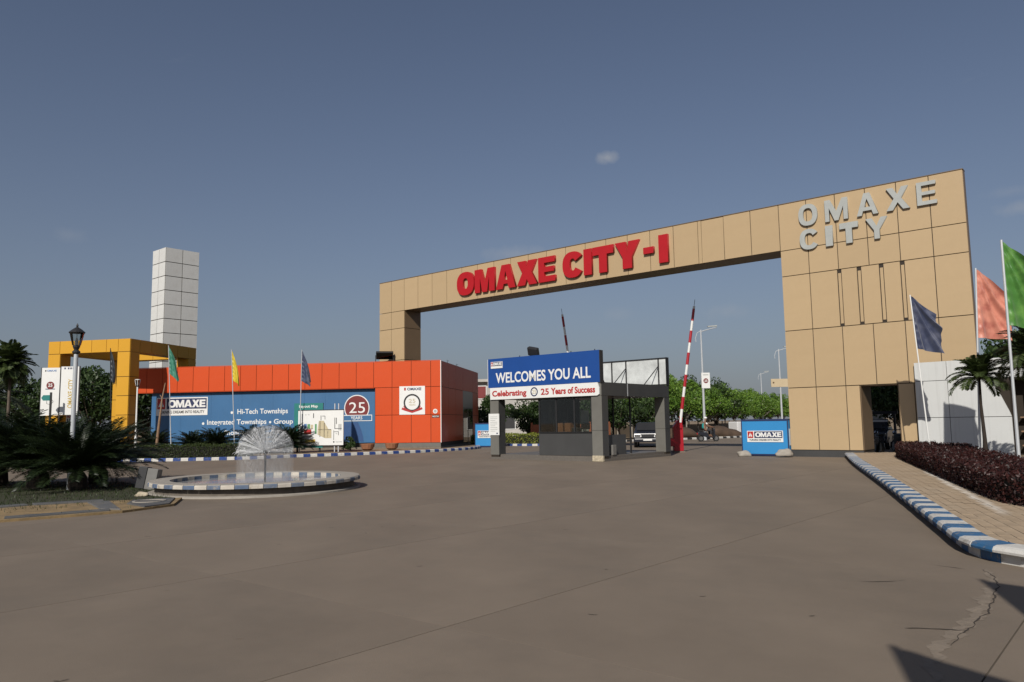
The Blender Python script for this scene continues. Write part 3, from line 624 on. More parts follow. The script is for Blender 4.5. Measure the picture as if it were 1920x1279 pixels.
MB().xprism([(-7.6, .4), (-5.95, .4), (-6.0, .8), (-6.15, 1.3), (-6.4, 1.85), (-7.6, 1.85)], Y1-.006, Y1).build('swoosh', 'bluedark', hoard)
# anniversary poster on the orange wall
po = thing('poster', 'white anniversary poster with black ring emblem on orange wall', 'poster', B0, BR); po.scale = (BS, BS, BS)
MB().box(-3.11, -1.18, -.035, -.004, 2.33, 4.41).build('sheet', 'printwhite', po)
annulus(-2.15, 3.2, .52, .64, -.042, -.036).build('ring', 'black', po); annulus(-2.15, 3.2, .64, .70, -.041, -.036, 32, 200, 340).build('ring', 'redprint', po)
text(po, '25', -2.4, -1.9, 3.2, 3.48, -.036, 'tanprint', .0); text(po, 'YEARS', -2.4, -1.9, 2.98, 3.12, -.036, 'tanprint', .0)
MB().xprism([(-2.95, 2.72), (-2.7, 2.62), (-2.15, 2.45), (-1.6, 2.62), (-1.35, 2.72), (-1.42, 2.86), (-1.65, 2.78), (-2.15, 2.58), (-2.65, 2.78), (-2.88, 2.86)], -.046, -.036).build('ribbon', 'redprint', po)
MB().box(-2.75, -2.62, -.042, -.036, 4.1, 4.3).build('logo_mark', 'redprint', po); text(po, 'OMAXE', -2.52, -1.45, 4.1, 4.3, -.036, 'navy', .03)
st = thing('wall_sticker', 'small sticker and plate low on the orange wall corner', 'sticker', B0, BR); st.scale = (BS, BS, BS)
disc(-.42, 2.55, .17, -.012, -.002, 16).build('badge', 'printwhite', st); disc(-.42, 2.55, .11, -.016, -.012, 16).build('badge_centre', 'greyletter', st); MB().box(-.66, -.1, -.014, -.002, 2.08, 2.26).build('plate', 'black', st); text(st, 'NEXTRA', -.62, -.14, 2.12, 2.22, -.014, 'printwhite', .02)
# flood light on the roof edge
def floodlight(label, loc, rotz, w=1.0, tilt=-35):
    t = thing('floodlight', label, 'floodlight', loc, rotz, 'roof floodlights')
    h = MB().box(-w/2, w/2, -.12, .12, -.25, .25).build('housing', 'dark', t, (0, 0, .45), bevel=.03); h.rotation_euler = (R(tilt), 0, 0)
    MB().box(-w/2+.05, w/2-.05, -.13, -.115, -.2, .2).build('lens', 'glassdark', h)
    MB().tube([(-w/2-.03, 0, 0), (-w/2-.03, 0, .45)], .025).tube([(w/2+.03, 0, 0), (w/2+.03, 0, .45)], .025).tube([(-w/2-.03, 0, .02), (w/2+.03, 0, .02)], .025).build('bracket', 'dark', t)
    return t
bw = Matrix.Rotation(BR, 4, 'Z')
floodlight('black floodlight on the orange roof edge below gate leg', B0+bw@Vector((-4.4*BS, .5*BS, BT*BS)), BR+R(15), 1.1, 25)

# ------------------------------------------------------------------ yellow portal
por = thing('yellow_portal', 'yellow clad cube frame portal at the end of the showroom', 'portal', (-23.9, 47.8, .08), -R(12)); por.scale = (.902, .902, .902)
PH, PBm, PC, PWd, PDp = 7.96, .92, 1.0, 6.65, 7.5
zc = [-.2, 1.3, 2.65, 3.98, 5.3, PH-PBm]
def post(x0, y0, name='post'):
    c = MB().box(x0+.03, x0+PC-.03, y0+.03, y0+PC-.03, -.3, PH-PBm).build(name, 'core', por)
    clad(c, [(x0, x0+PC, a, b) for a, b in zip(zc, zc[1:])], y0, y0+.03, 'yellow', .02)
    clad(c, [(y0+.031, y0+PC, a, b) for a, b in zip(zc, zc[1:])], x0+PC-.03, x0+PC, 'yellow', .02, axis='x')
    clad(c, [(y0+.031, y0+PC, a, b) for a, b in zip(zc, zc[1:])], x0, x0+.03, 'yellow', .02, axis='x')
for x0, y0 in ((-PC, 0), (-PWd, 0), (-PC, PDp-PC), (-PWd, PDp-PC)): post(x0, y0)
rf = MB().box(-PWd+.03, -.03, .03, PC-.03, PH-PBm, PH-.02).box(-PWd+.03, -.03, PDp-PC+.03, PDp-.03, PH-PBm, PH-.02).box(-PC+.03, -.03, PC-.03, PDp-PC+.03, PH-PBm, PH-.02).box(-PWd+.03, -PWd+PC-.03, PC-.03, PDp-PC+.03, PH-PBm, PH-.02).build('beam', 'yellow', por)
px = [-PWd, -5.7, -4.4, -3.1, -1.9, -PC+.05, 0]
clad(rf, [(a, b, PH-PBm, PH) for a, b in zip(px, px[1:])], 0, .03, 'yellow', .02)
clad(rf, [(a, b, PH-PBm, PH) for a, b in zip(px, px[1:])], PDp-PC, PDp-PC+.03, 'yellow', .02)
py = [.031, 1.0, 2.25, 3.9, 5.2, 6.5, PDp]
clad(rf, [(a, b, PH-PBm, PH) for a, b in zip(py, py[1:])], -.03, 0, 'yellow', .02, axis='x')

# ------------------------------------------------------------------ white tower
wt = thing('white_tower', 'tall white panelled square tower rising behind the showroom', 'tower', (-30.19, 66.0, 0), GR)
A_, Bd, WH = 2.47, 3.08, 17.39
wc = MB().box(-A_+.03, -.03, .03, Bd-.03, 0, WH-.03).build('core', 'core', wt)
wz = [WH-1.255*i for i in range(13)][::-1]; wz = [0.4] + wz
clad(wc, grid([-A_, -A_/2, 0], wz), 0, .03, 'whitecl', .03)
clad(wc, [(a, b, c, d) for a, b in ((.031, Bd/2), (Bd/2, Bd)) for c, d in zip(wz, wz[1:])], -.03, 0, 'whitecl', .03, axis='x', name='side_panel')
MB().box(-A_, 0, 0, Bd, WH-.03, WH).build('roof_cap', 'whitecl', wt)

# ------------------------------------------------------------------ security booth
P0 = Vector((3.58, 31.11, 0))
bo = thing('security_booth', 'grey security booth with open sides in front of the gateway', 'booth', P0, GR)
BW, BD, RB, RT = 6.05, 5.55, 2.66, 3.2
MB().box(-BW, 0, 0, BD, 0, .1).box(-BW+.12, -.12, .12, BD-.12, .1, .22).build('platform', 'platform', bo)
for x, y in ((-BW, .0), (-.5, .0), (-BW, BD-.46), (-.5, BD-.46)):
    c = MB().box(x+.02, x+.48, y+.02, y+.44, 0, RB).build('column', 'core', bo)
    for z0, z1 in ((.2, 1.25), (1.25, RB)):
        MB().box(x, x+.5, y, y+.02, z0, z1-.012).build('column_panel', 'boothgrey', c); MB().box(x+.48, x+.5, y+.021, y+.46, z0, z1-.012).build('column_panel', 'boothdark', c); MB().box(x, x+.02, y+.021, y+.46, z0, z1-.012).build('column_panel', 'boothgrey', c)  # right-hand panels use the darker cladding to paint in that side's shade
MB().box(-.52, .01, -.02, .1, 0, .24).build('bare_stone_base', 'brokenstone', bo, bevel=.02)
roof = MB().box(-BW+.03, -.03, .03, BD-.03, RB+.02, RT-.02).build('roof', 'boothdark', bo)
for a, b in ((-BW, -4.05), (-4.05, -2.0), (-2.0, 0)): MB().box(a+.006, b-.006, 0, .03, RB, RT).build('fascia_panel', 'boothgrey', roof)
for a, b in ((.031, 2.0), (2.0, 5.4)): MB().box(-.03, 0, a+.006, b-.006, RB, RT).build('fascia_panel', 'boothdark', roof)  # side fascia darker than the front, its shade put into the colour
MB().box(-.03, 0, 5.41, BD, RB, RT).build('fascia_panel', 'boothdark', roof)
MB().box(-.01, .01, 1.98, 2.02, RB, RT-.02).build('drain_pipe', 'galv', roof)
# cabin
CX0, CX1, CD = -3.33, -.55, 3.1
cab = MB().box(CX0, CX1, .1, .18, .22, 1.17).box(CX0, CX0+.08, .18, CD, .22, 1.0).box(CX1-.45, CX1+.02, .6, .68, .22, 1.1).box(-.35, -.28, .5, 2.2, .22, 1.05).build('counter', 'boothdark', bo)
MB().box(CX0-.02, CX1+.02, .04, .34, 1.17, 1.2).build('counter_top', 'dark', bo)
fr = MB()
for x in (CX0, -2.42, -1.48, CX1-.06): fr.box(x, x+.06, .1, .16, 1.2, RB)
fr.box(CX0, CX1, .1, .16, RB-.08, RB)
for y in (1.1, 2.1, CD-.06): fr.box(CX0, CX0+.06, y, y+.06, 1.0, RB)
for x in (-2.42, -1.48, CX1-.06): fr.box(x, x+.06, CD-.06, CD, .22, RB)
frm = fr.build('window_frame', 'dark', bo)
for a, b in ((CX0+.06, -2.42), (-2.36, -1.48), (-1.42, CX1-.06)): MB().box(a, b, .12, .128, 1.2, RB-.08).build('pane', 'glass', frm)
for a, b in ((.16, 1.1), (1.16, 2.1), (2.16, CD-.06)): MB().box(CX0+.02, CX0+.028, a, b, 1.0, RB).build('pane', 'glass', frm)
MB().box(-2.36, -1.48, CD-.04, CD-.032, .22, RB).build('pane', 'glass', frm)
MB().box(-1.3, -.75, 1.5, 1.55, .22, 1.75).build('partition', 'offwhite', bo); MB().box(-2.25, -1.85, 1.7, 1.75, .22, 2.1).build('partition', 'housewall', bo); MB().box(-1.9, -.7, 1.9, 2.5, .22, .95).build('desk', 'wood', bo); 
monitor = thing('monitor', 'small dark monitor on the booth counter', 'monitor', P0+Matrix.Rotation(GR, 4, 'Z')@Vector((-1.0, .26, 1.2)), GR)
MB().box(-.2, .2, 0, .04, .1, .38).build('screen', 'black', monitor); MB().box(-.08, .08, -.04, .08, 0, .02).box(-.02, .02, .01, .03, .02, .1).build('stand', 'black', monitor)
chair = thing('office_chair', 'dark office chair inside the booth', 'chair', P0+Matrix.Rotation(GR, 4, 'Z')@Vector((-1.9, 1.0, .22)), GR+R(200))
MB().box(-.24, .24, -.22, .22, .42, .5).build('seat', 'black', chair, bevel=.03); MB().box(-.22, .22, .2, .26, .55, 1.15).build('backrest', 'black', chair, bevel=.03); MB().cyl((0, 0, .05), (0, 0, .42), .03).build('column', 'dark', chair)
for k in range(5): MB().tube([(0, 0, .1), (.26*math.cos(k*1.257), .26*math.sin(k*1.257), .04)], .02).build('leg', 'dark', chair)
carton = tag(MB().box(-.35, .35, -.25, .25, 0, 1.35).build('cupboard', 'terracotta', None, P0+Matrix.Rotation(GR, 4, 'Z')@Vector((-2.85, 1.5, .22)), GR, bevel=.01), 'brown cupboard inside the booth behind the glass', 'cupboard')
bin_ = tag(MB().box(-.17, .17, -.14, .14, 0, .42).build('storage_box', 'boxgrey', None, P0+Matrix.Rotation(GR, 4, 'Z')@Vector((-.25, 1.0, .22)), GR, bevel=.02), 'small grey box on the booth floor by the side opening', 'box')
# boards of the booth
sg = thing('welcome_sign', 'big blue board reading WELCOMES YOU ALL on the booth roof', 'sign', P0+Vector((0, 0, RT)), GR)
MB().box(-BW-.06, -.02, -.05, .1, 0, 1.28).build('board', 'blueSign', sg)
MB().box(-.02, .02, -.06, .16, -.02, 1.3).build('edge_frame', 'dark', sg); MB().box(-BW-.06, -.02, -.052, .12, 1.28, 1.31).build('edge_frame', 'blueSign', sg); MB().box(-BW-.08, -BW-.06, -.055, .1, 0, 1.3).build('edge_frame', 'printwhite', sg)
text(sg, 'WELCOMES YOU ALL', -5.64, -.46, .19, .66, -.05, 'printwhite', .02)
omaxe_logo(sg, -5.92, -5.22, .87, 1.17, -.05, sub=None)
for x in (-4.3, -1.5, -.3): MB().tube([(x, .05, 1.3), (x, .05, 1.37)], .02).build('bolt', 'dark', sg)
for x in (-5.5, -3.0, -.5): MB().tube([(x, .1, 1.2), (x, 1.0, 0)], .03).build('brace', 'dark', sg)
bn = thing('celebration_banner', 'white strip banner with red lettering below the blue sign', 'banner', P0, GR)
MB().xprism([(-5.98, RB), (-.16, RB), (-.06, RB+.06), (-.06, RB+.3), (-.14, RT-.01), (-5.98, RT-.01)], -.07, -.01).build('sheet', 'printwhite', bn)
text(bn, 'Celebrating', -5.85, -3.85, 2.72, 3.06, -.07, 'redprint', .03)
annulus(-3.42, 2.93, .15, .2, -.078, -.07, 20).build('emblem_ring', 'navy', bn); text(bn, '25', -3.53, -3.31, 2.85, 3.02, -.07, 'tanprint', .0)
text(bn, '25', -3.05, -2.62, 2.78, 3.05, -.07, 'redprint', .02); text(bn, 'Years of Success', -2.5, -.25, 2.78, 3.06, -.07, 'redprint', .03)
bs = thing('rear_sign', 'back of second sign board with pale sheet on booth roof', 'sign', P0+Vector((0, 0, RT)), GR)
MB().box(-BW, .0, BD-.1, BD-.07, .08, 1.26).build('sheet', 'sheet', bs)
fr = MB()
for x in (-BW, -4.5, -3.0, -2.2, -.45, -.03): fr.box(x, x+.05, BD-.15, BD-.1, 0, 1.3)
fr.box(-BW, .02, BD-.15, BD-.1, 1.26, 1.3).box(-BW, .02, BD-.15, BD-.1, .02, .07); fr.box(-.01, .02, BD-.2, BD+.05, 0, 1.3).build('frame', 'dark', bs)
for x in (-2.2, -.45): MB().tube([(x+.02, BD-.15, .9), (x-.35, BD-.9, 0)], .022).build('brace', 'dark', bs)
nt = tag(MB().box(-6.12, -5.5, -.035, -.005, 1.07, 2.03).build('notice_board', 'printwhite', None, P0, GR), 'white printed notice sheet on the booth column', 'notice')
for k in range(9): MB().box(-6.02, -5.6-(.12 if k % 3 == 2 else 0), -.038, -.035, 1.88-.08*k, 1.90-.08*k).build('text_line', 'greyletter', nt)
MB().box(-5.66, -5.58, -.04, -.035, 1.12, 1.18).build('stamp', 'navy', nt)
fl = thing('floodlight', 'black floodlight on top of the blue welcome sign', 'floodlight', P0+Matrix.Rotation(GR, 4, 'Z')@Vector((-3.72, .3, RT+1.25)), GR, 'roof floodlights')
h = MB().box(-.28, .28, -.1, .1, -.2, .2).build('housing', 'dark', fl, (0, 0, .27), bevel=.05); h.rotation_euler = (R(25), R(12), 0); MB().tube([(0, 0, -.05), (0, 0, .2)], .03).build('bracket', 'dark', fl)

# ------------------------------------------------------------------ boom barriers
def barrier(label, loc, rotz, lean, lenb):
    t = thing('boom_barrier', label, 'barrier', loc, rotz, 'raised boom barriers')
    c = MB(); c.xprism([(-.24, .06), (.24, .06), (.24, 1.35), (.12, 1.6), (-.02, 1.6), (-.24, 1.3)], -.2, .2); c.build('cabinet', 'barrier', t, bevel=.02)
    MB().box(-.42, -.2, -.22, .1, .3, .72).build('service_hatch', 'barrier', t, bevel=.015)
    MB().box(-.3, .3, -.26, .26, 0, .06).build('base', 'mortar', t)
    MB().xprism([(-.06, 1.2), (.16, 1.2), (.22, 1.75), (.06, 1.8)], -.27, -.2).build('arm_clamp', 'barrier', t)
    d = Vector((math.sin(R(lean)), 0, math.cos(R(lean)))); p = Vector((.1, -.235, 1.5)); n = int(lenb/.57)-1
    arm = MB().tube([p, p+d*lenb], [.075, .06], 8).build('arm', 'printwhite', t)
    for k in range(n):
        if k % 2 == 0: 
            a = p+d*(lenb-.14-.62-k*.57); b = p+d*(lenb-.14-k*.57)
            ra, rb_ = (.083-.015*(a-p).length/lenb), (.083-.015*(b-p).length/lenb)
            MB().tube([a, b], [ra, rb_], 8).build('red_band', 'barrier', arm)
    MB().tube([p+d*lenb, p+d*(lenb+.35)], .012, 5).build('whip', 'dark', arm)
    return t
barrier('red boom barrier with raised striped arm right of the booth', (8.35, 39.33, 0), R(0), 9, 6.0)
barrier('boom barrier whose raised striped arm shows above the blue sign', (3.75, 46, 0), R(0), -7, 6.6)

# ------------------------------------------------------------------ guard boxes (movable barricade cabins)
def guard_box(label, loc, rotz, w, d, h):
    t = thing('barricade_box', label, 'barricade', loc, rotz, 'blue movable barricades')
    MB().box(0, w, 0, d, .1, h).build('body', 'guardblue', t)
    f = MB().box(-.02, .02, -.015, .02, .08, h).box(w-.02, w+.02, -.015, .02, .08, h).box(.02, w-.02, -.015, .02, h-.05, h).box(-.02, w+.02, 0, d+.02, h, h+.03).box(0, w, .02, d, .03, .1); f.build('frame', 'navy', t)
    omaxe_logo(t, w*.12, w*.9, h*.39, h*.70, -.002, sub='TURNING DREAMS INTO REALITY')
    MB().box(w+.002, w+.01, d*.2, d*.8, h*.3, h*.75).build('side_notice', 'printwhite', t)
    for x in (.2, w-.2):
        for y in (.1, d-.1): MB().cyl((x-.03, y, .07), (x+.03, y, .07), .07, n=12).build('wheel', 'rubber', t)
    return t
guard_box('blue barricade box with logo beside the gate tower', (10.12, 34.28, 0), GR, 2.05, .75, 1.57)
guard_box('blue barricade box half hidden behind the booth column', (-2.6, 52.6, 0), R(-20), 1.6, .75, 1.6)
def rock(label, loc, sx, sy, sz, seed, m='rimgrey', group=None):
    bm = bmesh.new(); bmesh.ops.create_icosphere(bm, subdivisions=3, radius=1); rnd = random.Random(seed)
    from mathutils import noise
    for v in bm.verts:
        n = noise.noise(v.co*1.3+Vector((seed, 0, 0)))*.35+noise.noise(v.co*3+Vector((0, seed, 0)))*.12; v.co *= 1+n; v.co = Vector((v.co.x*sx, v.co.y*sy, max(v.co.z*sz, -sz*.6)))
    me = bpy.data.meshes.new('rock'); bm.to_mesh(me); bm.free(); me.materials.append(MT[m])
    for p in me.polygons: p.use_smooth = True
    return tag(put('rock', me, None, (loc[0], loc[1], loc[2]+sz*.55)), label, 'stone', group)
rock('pale rounded stone at left foot of the blue barricade', (10.05, 33.85, 0), .3, .2, .17, 3, group='wheel stones')
rock('pale stone at right foot of the blue barricade by the tower', (11.35, 32.55, .05), .36, .22, .19, 5, group='wheel stones')

# ------------------------------------------------------------------ fountain
FC = Vector((-6.63, 20.15, 0))
fo = thing('fountain', 'round low fountain basin with painted rim and dandelion water jet', 'fountain', FC)
FRr, FH = 2.55, .31
mb = MB(); n = 72
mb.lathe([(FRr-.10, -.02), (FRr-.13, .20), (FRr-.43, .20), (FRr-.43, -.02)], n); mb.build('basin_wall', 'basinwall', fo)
MB().lathe([(FRr+.05, -.01), (FRr+.05, .035), (FRr+.0, .05), (FRr-.15, .05)], 72).build('footing', 'rimgrey', fo)
NS = 52
def arc_block(prof, a0, a1, m, name='rim_stone'):
    mb = MB(); q = len(prof); j = random.uniform(-.004, .004)
    for a in (a0, (a0+a1)/2, a1):
        for r, z in prof: mb.v.append(((r+j)*math.cos(a), (r+j)*math.sin(a), z))
    for s_ in range(2):
        for i in range(q): mb.f.append((s_*q+i, s_*q+(i+1)%q, (s_+1)*q+(i+1)%q, (s_+1)*q+i))
    mb.f.append(tuple(reversed(range(q)))); mb.f.append(tuple(range(2*q, 3*q))); return mb.build(name, m, fo)
for k in range(NS):
    a0, a1 = 2*math.pi*k/NS+.002, 2*math.pi*(k+1)/NS-.002
    arc_block([(FRr-.04, FH-.10), (FRr-.04, FH-.012), (FRr+.03, FH-.012), (FRr+.045, FH-.03), (FRr+.045, FH-.10)], a0, a1, 'rimwhite' if k % 2 else 'rimblue')
    arc_block([(FRr-.46, .1), (FRr-.46, FH-.012), (FRr-.43, FH-.012), (FRr-.43, .1)], a0, a1, 'rimwhite' if k % 2 else 'rimblue')
    arc_block([(FRr-.45, FH-.012), (FRr-.45, FH), (FRr+.02, FH+.002), (FRr+.03, FH-.01)], a0, a1, 'rimgrey', 'rim_cap')
wd = MB(); wd.v = [((FRr-.44)*math.cos(2*math.pi*i/64), (FRr-.44)*math.sin(2*math.pi*i/64), .215) for i in range(64)]; wd.f = [tuple(range(64))]; wd.build('water', 'water', fo)
HUB = Vector((.32, -.45, .97))
MB().tube([(HUB.x, HUB.y, .0), tuple(HUB)], .026, 8).build('pipe', 'dark', fo); MB().sphere(HUB, .06, 10, 6).build('nozzle_hub', 'dark', fo)
jets = MB(); rnd = random.Random(4)
for k in range(230):
    th = rnd.uniform(0, 2*math.pi); el = math.asin(rnd.uniform(-.04, 1)); Lr = .68*rnd.uniform(.94, 1.05); pts = []
    d = Vector((math.cos(th)*math.cos(el), math.sin(th)*math.cos(el), math.sin(el)))
    for i in range(6):
        t = i/5; pts.append(HUB+d*(Lr*t)+Vector((0, 0, -.03*t*t)))
    jets.tube(pts, [.0025+.0022*i/5 for i in range(6)], 3)
    e = pts[-1]
    for q in range(2):      # the jet breaks up and curls over at its end
        s_ = rnd.uniform(.04, .13); w = Vector((rnd.uniform(-.7, .7), rnd.uniform(-.7, .7), rnd.uniform(-.2, .4)))
        jets.tube([e+(d*t*.2+w*t)*s_+Vector((0, 0, -s_*t*t*.8)) for t in (0, .35, .7, 1)], [.004, .004, .003, .002], 3)
stuff(jets.build('water_jets', 'spray', fo))
dr = MB()
for k in range(9000):
    th = rnd.uniform(0, 2*math.pi)
    if rnd.random() < .5:
        el = math.asin(rnd.uniform(0, 1)); r = .70*rnd.uniform(.72, 1.04); p = HUB+Vector((math.cos(th)*math.cos(el), math.sin(th)*math.cos(el), math.sin(el)))*r; s_ = rnd.uniform(.002, .005); h = s_*1.5
    else:
        r = .70*math.sqrt(rnd.uniform(.1, 1.02)); p = HUB+Vector((math.cos(th)*r, math.sin(th)*r, 0)); p.z = rnd.uniform(.12, HUB.z+.0); s_ = rnd.uniform(.0012, .0024); h = rnd.uniform(.01, .05)
    b = len(dr.v); dr.v += [(p.x-s_, p.y, p.z), (p.x+s_*.5, p.y-s_, p.z), (p.x+s_*.5, p.y+s_, p.z), (p.x, p.y, p.z+h)]; dr.f += [(b, b+1, b+3), (b+1, b+2, b+3), (b+2, b, b+3), (b, b+2, b+1)]
stuff(dr.build('falling_drops', 'mist', fo))
ms_ = bpy.data.materials.new('fine spray'); ms_.use_nodes = True; nn = ms_.node_tree.nodes; nn.remove(nn['Principled BSDF']); vv = nn.new('ShaderNodeVolumePrincipled'); vv.inputs['Color'].default_value = (.9, .91, .92, 1); vv.inputs['Density'].default_value = .3; vv.inputs['Anisotropy'].default_value = 0.0
ms_.node_tree.links.new(vv.outputs[0], nn['Material Output'].inputs['Volume'])
stuff(MB().lathe([(.66, .13), (.70, .5), (.71, HUB.z)] + [(.71*math.cos(R(t)), HUB.z+.71*math.sin(R(t))) for t in (15, 30, 45, 60, 75, 87)], 28, (HUB.x, HUB.y)).build('spray_mist', ms_, fo))
rock('small pale stone lying beside the fountain base', (-8.72, 18.25, .03), .16, .1, .07, 9, 'brokenstone')
# leaning sheet-metal boxes left of the fountain
lb = thing('leaning_box', 'leaning grey sheet metal box with open dark side by fountain', 'box', (-9.62, 20.4, .03), R(8))
b_ = MB().box(-.26, -.045, -.16, .2, 0, .56).build('left_panel', 'dark', lb, bevel=.008); b2 = MB().box(-.02, .24, -.2, .16, 0, .54).build('right_panel', 'boxgrey', lb, bevel=.008); MB().box(-.07, .0, -.1, .14, 0, .53).build('dark_joint', 'black', lb); lb.rotation_euler = (R(-4), R(9), R(6))

# ------------------------------------------------------------------ map board
ax = Vector((-10.89, 44.17, .26))
mbd = thing('layout_map_board', 'teal and white layout map board in front of blue hoarding', 'sign', ax, BR); mbd.scale = (.9, .9, .9)
MB().box(-1.8, -1.7, .1, .18, -.3, 2.9).box(-.3, -.2, .1, .18, -.3, 2.9).build('post', 'dark', mbd); MB().box(-1.93, 0, 0, .1, .12, 2.95).build('teal_board', 'teal', mbd); mp_ = MB().box(-1.6, 1.4, -.12, -.03, .28, 2.47).build('map_panel', 'printwhite', mbd)
MB().box(-1.62, 1.42, -.125, -.02, 2.47, 2.52).build('map_frame', 'dark', mbd)
text(mbd, 'Layout Map', -1.6, -.35, 2.62, 2.84, 0, 'printwhite', .02)
for x in (.75, 1.0): MB().box(x, x+.06, 0, .06, -.3, 2.9).build('post', 'galv', mbd)
Ym = -.12
def mrect(x0, x1, z0, z1, m): MB().box(x0, x1, Ym-.006, Ym, z0, z1).build('map_print', m, mp_)
mrect(-1.2, -.72, .98, 1.28, 'redprint'); mrect(-1.12, -.45, .45, .66, 'yellowprint'); mrect(-1.32, -1.25, 1.32, 1.62, 'skyprint'); mrect(-1.2, -1.02, 1.34, 1.64, 'skyprint'); mrect(-.98, -.8, 1.34, 1.62, 'green'); mrect(-.76, -.6, 1.34, 1.58, 'tanprint'); mrect(-.48, -.36, 1.0, 1.62, 'green')
MB().xprism([(-.3, .95), (.2, .72), (.62, .72), (.62, 1.25), (.42, 1.28), (.1, 1.82), (-.22, 1.82), (-.3, 1.3)], Ym-.006, Ym).build('map_print', 'tanprint', mp_)
for x0, x1, z0, z1 in ((-1.46, -1.43, .48, 2.28), (-1.36, -1.33, .48, 2.28), (-.16, -.12, .8, 1.8), (.12, .16, .76, 1.7), (.36, .4, .74, 1.3), (-.26, .6, 1.24, 1.28), (-.1, -.06, 1.85, 2.15), (0, .2, 2.1, 2.13), (.17, .2, 1.9, 2.13), (.82, .86, 1.3, 2.0), (.92, .96, 1.6, 2.0), (1.1, 1.14, 1.2, 1.6), (1.22, 1.26, 1.2, 1.6), (.82, 1.3, 1.3, 1.33), (.76, .79, .6, 1.2), (.8, 1.1, 1.1, 1.13), (1.07, 1.1, .9, 1.13), (.9, 1.0, .98, 1.0), (-.6, -.55, 2.0, 2.3), (-.95, -.85, 2.2, 2.22), (-1.15, -1.05, 2.2, 2.22)): mrect(x0, x1, z0, z1, 'black')
disc(.78, .48, .05, Ym-.006, Ym, 12).build('map_print', 'black', mp_); mrect(.9, 1.32, .46, .5, 'greyletter')

# ------------------------------------------------------------------ banners, lamps, poles at left
def standee(label, loc, w, z0, z1, decor):
    t = thing('banner_stand', label, 'banner', loc, R(3), 'white banners in front of portal')
    MB().box(-w/2, w/2, -.03, .03, z0, z1).build('sheet', 'printwhite', t)
    for s_ in (-1, 1): MB().box(s_*(w/2+.02)-.025, s_*(w/2+.02)+.025, -.02, .03, 0, z1+.02).build('post', 'dark', t)
    y = -.03
    if decor == 0:
        MB().box(-.3, -.24, y-.006, y, z1-.2, z1-.12).build('logo_mark', 'black', t); text(t, 'OMAXE', -.2, .28, z1-.2, z1-.11, y, 'skyprint', .01)
        em = disc(0, z1-.92, .2, y-.008, y, 20, 0, 360).build('emblem', 'maroon', t); text(em, '25', -.11, .11, z1-1.0, z1-.82, y-.008, 'printwhite', .02); MB().box(-.24, .24, y-.007, y, z1-1.13, z1-1.09).build('emblem_line', 'navy', t)
        annulus(0, z0+.72, .17, .19, y-.006, y, 5).build('outline_print', 'black', t)
    else:
        for k, x in enumerate((-.3, -.12, .0, .12)): MB().box(x, x+.07, y-.006, y, z1-.14, z1-.05).build('logo_print', 'navy', t)
        tx = text(t, 'OMAXE CITY', -.75, .75, -.12, .12, 0, 'yellowprint', .01); tx.rotation_euler = (0, R(-90), 0); tx.location = (.05, y, (z0+z1)/2-.15)
    return t
standee('white banner with maroon emblem left of the lamp post', (-24.07, 40, .12), .92, 2.24, 4.72, 0)
standee('white banner with vertical golden lettering behind the lamp post', (-23.07, 40, .12), .9, 2.26, 4.77, 1)
dsg = thing('direction_sign', 'small teal arrow sign on dark post by white banners', 'sign', (-23.55, 39.2, .12), 0)
MB().box(-.04, .04, -.04, .04, 0, 3.4).build('post', 'dark', dsg); MB().xprism([(-.36, 2.98), (-.02, 2.98), (-.02, 3.26), (-.36, 3.26), (-.46, 3.12)], -.06, -.03).build('arrow_plate', 'teal', dsg)
sps = thing('speed_sign', 'small white speed limit plate reading 10 below banners', 'sign', (-23.35, 40.6, .12), 0)
MB().box(-.17, .17, -.02, 0, 1.6, 2.3).build('plate', 'printwhite', sps); text(sps, '10', -.12, .12, 1.88, 2.08, -.02, 'black', .03); text(sps, 'SPEED', -.13, .13, 2.12, 2.22, -.02, 'redprint', .02); text(sps, 'KMPH', -.12, .12, 1.68, 1.78, -.02, 'black', .02); MB().cyl((0, .03, 0), (0, .03, 2.3), .03).build('post', 'galv', sps)
lp = thing('lamp_post', 'white garden lamp post with dark lantern hood among cycads', 'lamp post', (-11.78, 20.65, .03), 0)
MB().lathe([(.085, 0), (.085, .5), (.06, .55), (.055, 3.5), (.05, 3.62)], 14).build('pole', 'galv', lp, smooth=False)
MB().lathe([(.05, 3.6), (.10, 3.64), (.10, 3.67), (.055, 3.72), (.09, 3.80), (.09, 3.83), (.03, 3.84)], 14).build('collar', 'dark', lp)
MB().lathe([(.10, 3.84), (.17, 4.17)], 16).build('lantern_glass', 'bulb', lp); MB().lathe([(.19, 4.17), (.205, 4.19), (.19, 4.21), (.11, 4.28), (.05, 4.32), (.025, 4.34), (.03, 4.38), (.008, 4.44)], 16).build('hood', 'dark', lp); MB().lathe([(.045, 3.84), (.05, 3.92), (.02, 4.04)], 10).build('bulb', 'printwhite', lp)
for k in range(4):
    a = k*math.pi/2+.5; MB().tube([(.10*math.cos(a), .10*math.sin(a), 3.84), (.175*math.cos(a), .175*math.sin(a), 4.17)], .004, 4).build('cage_bar', 'dark', lp)
lp2 = thing('lamp_post', 'slim white lamp post behind hedge at the yellow portal', 'lamp post', (-20.03, 41, .12), 0)
MB().lathe([(.07, 0), (.07, 1.0), (.045, 1.05), (.04, 3.75)], 10).build('pole', 'white', lp2); MB().lathe([(.08, 3.78), (.13, 4.08)], 10).build('lantern_glass', 'bulb', lp2); MB().lathe([(.05, 3.72), (.1, 3.75), (.05, 3.8)], 10).build('collar', 'dark', lp2); MB().lathe([(.14, 4.08), (.13, 4.1), (.02, 4.12)], 10).build('hood', 'white', lp2)
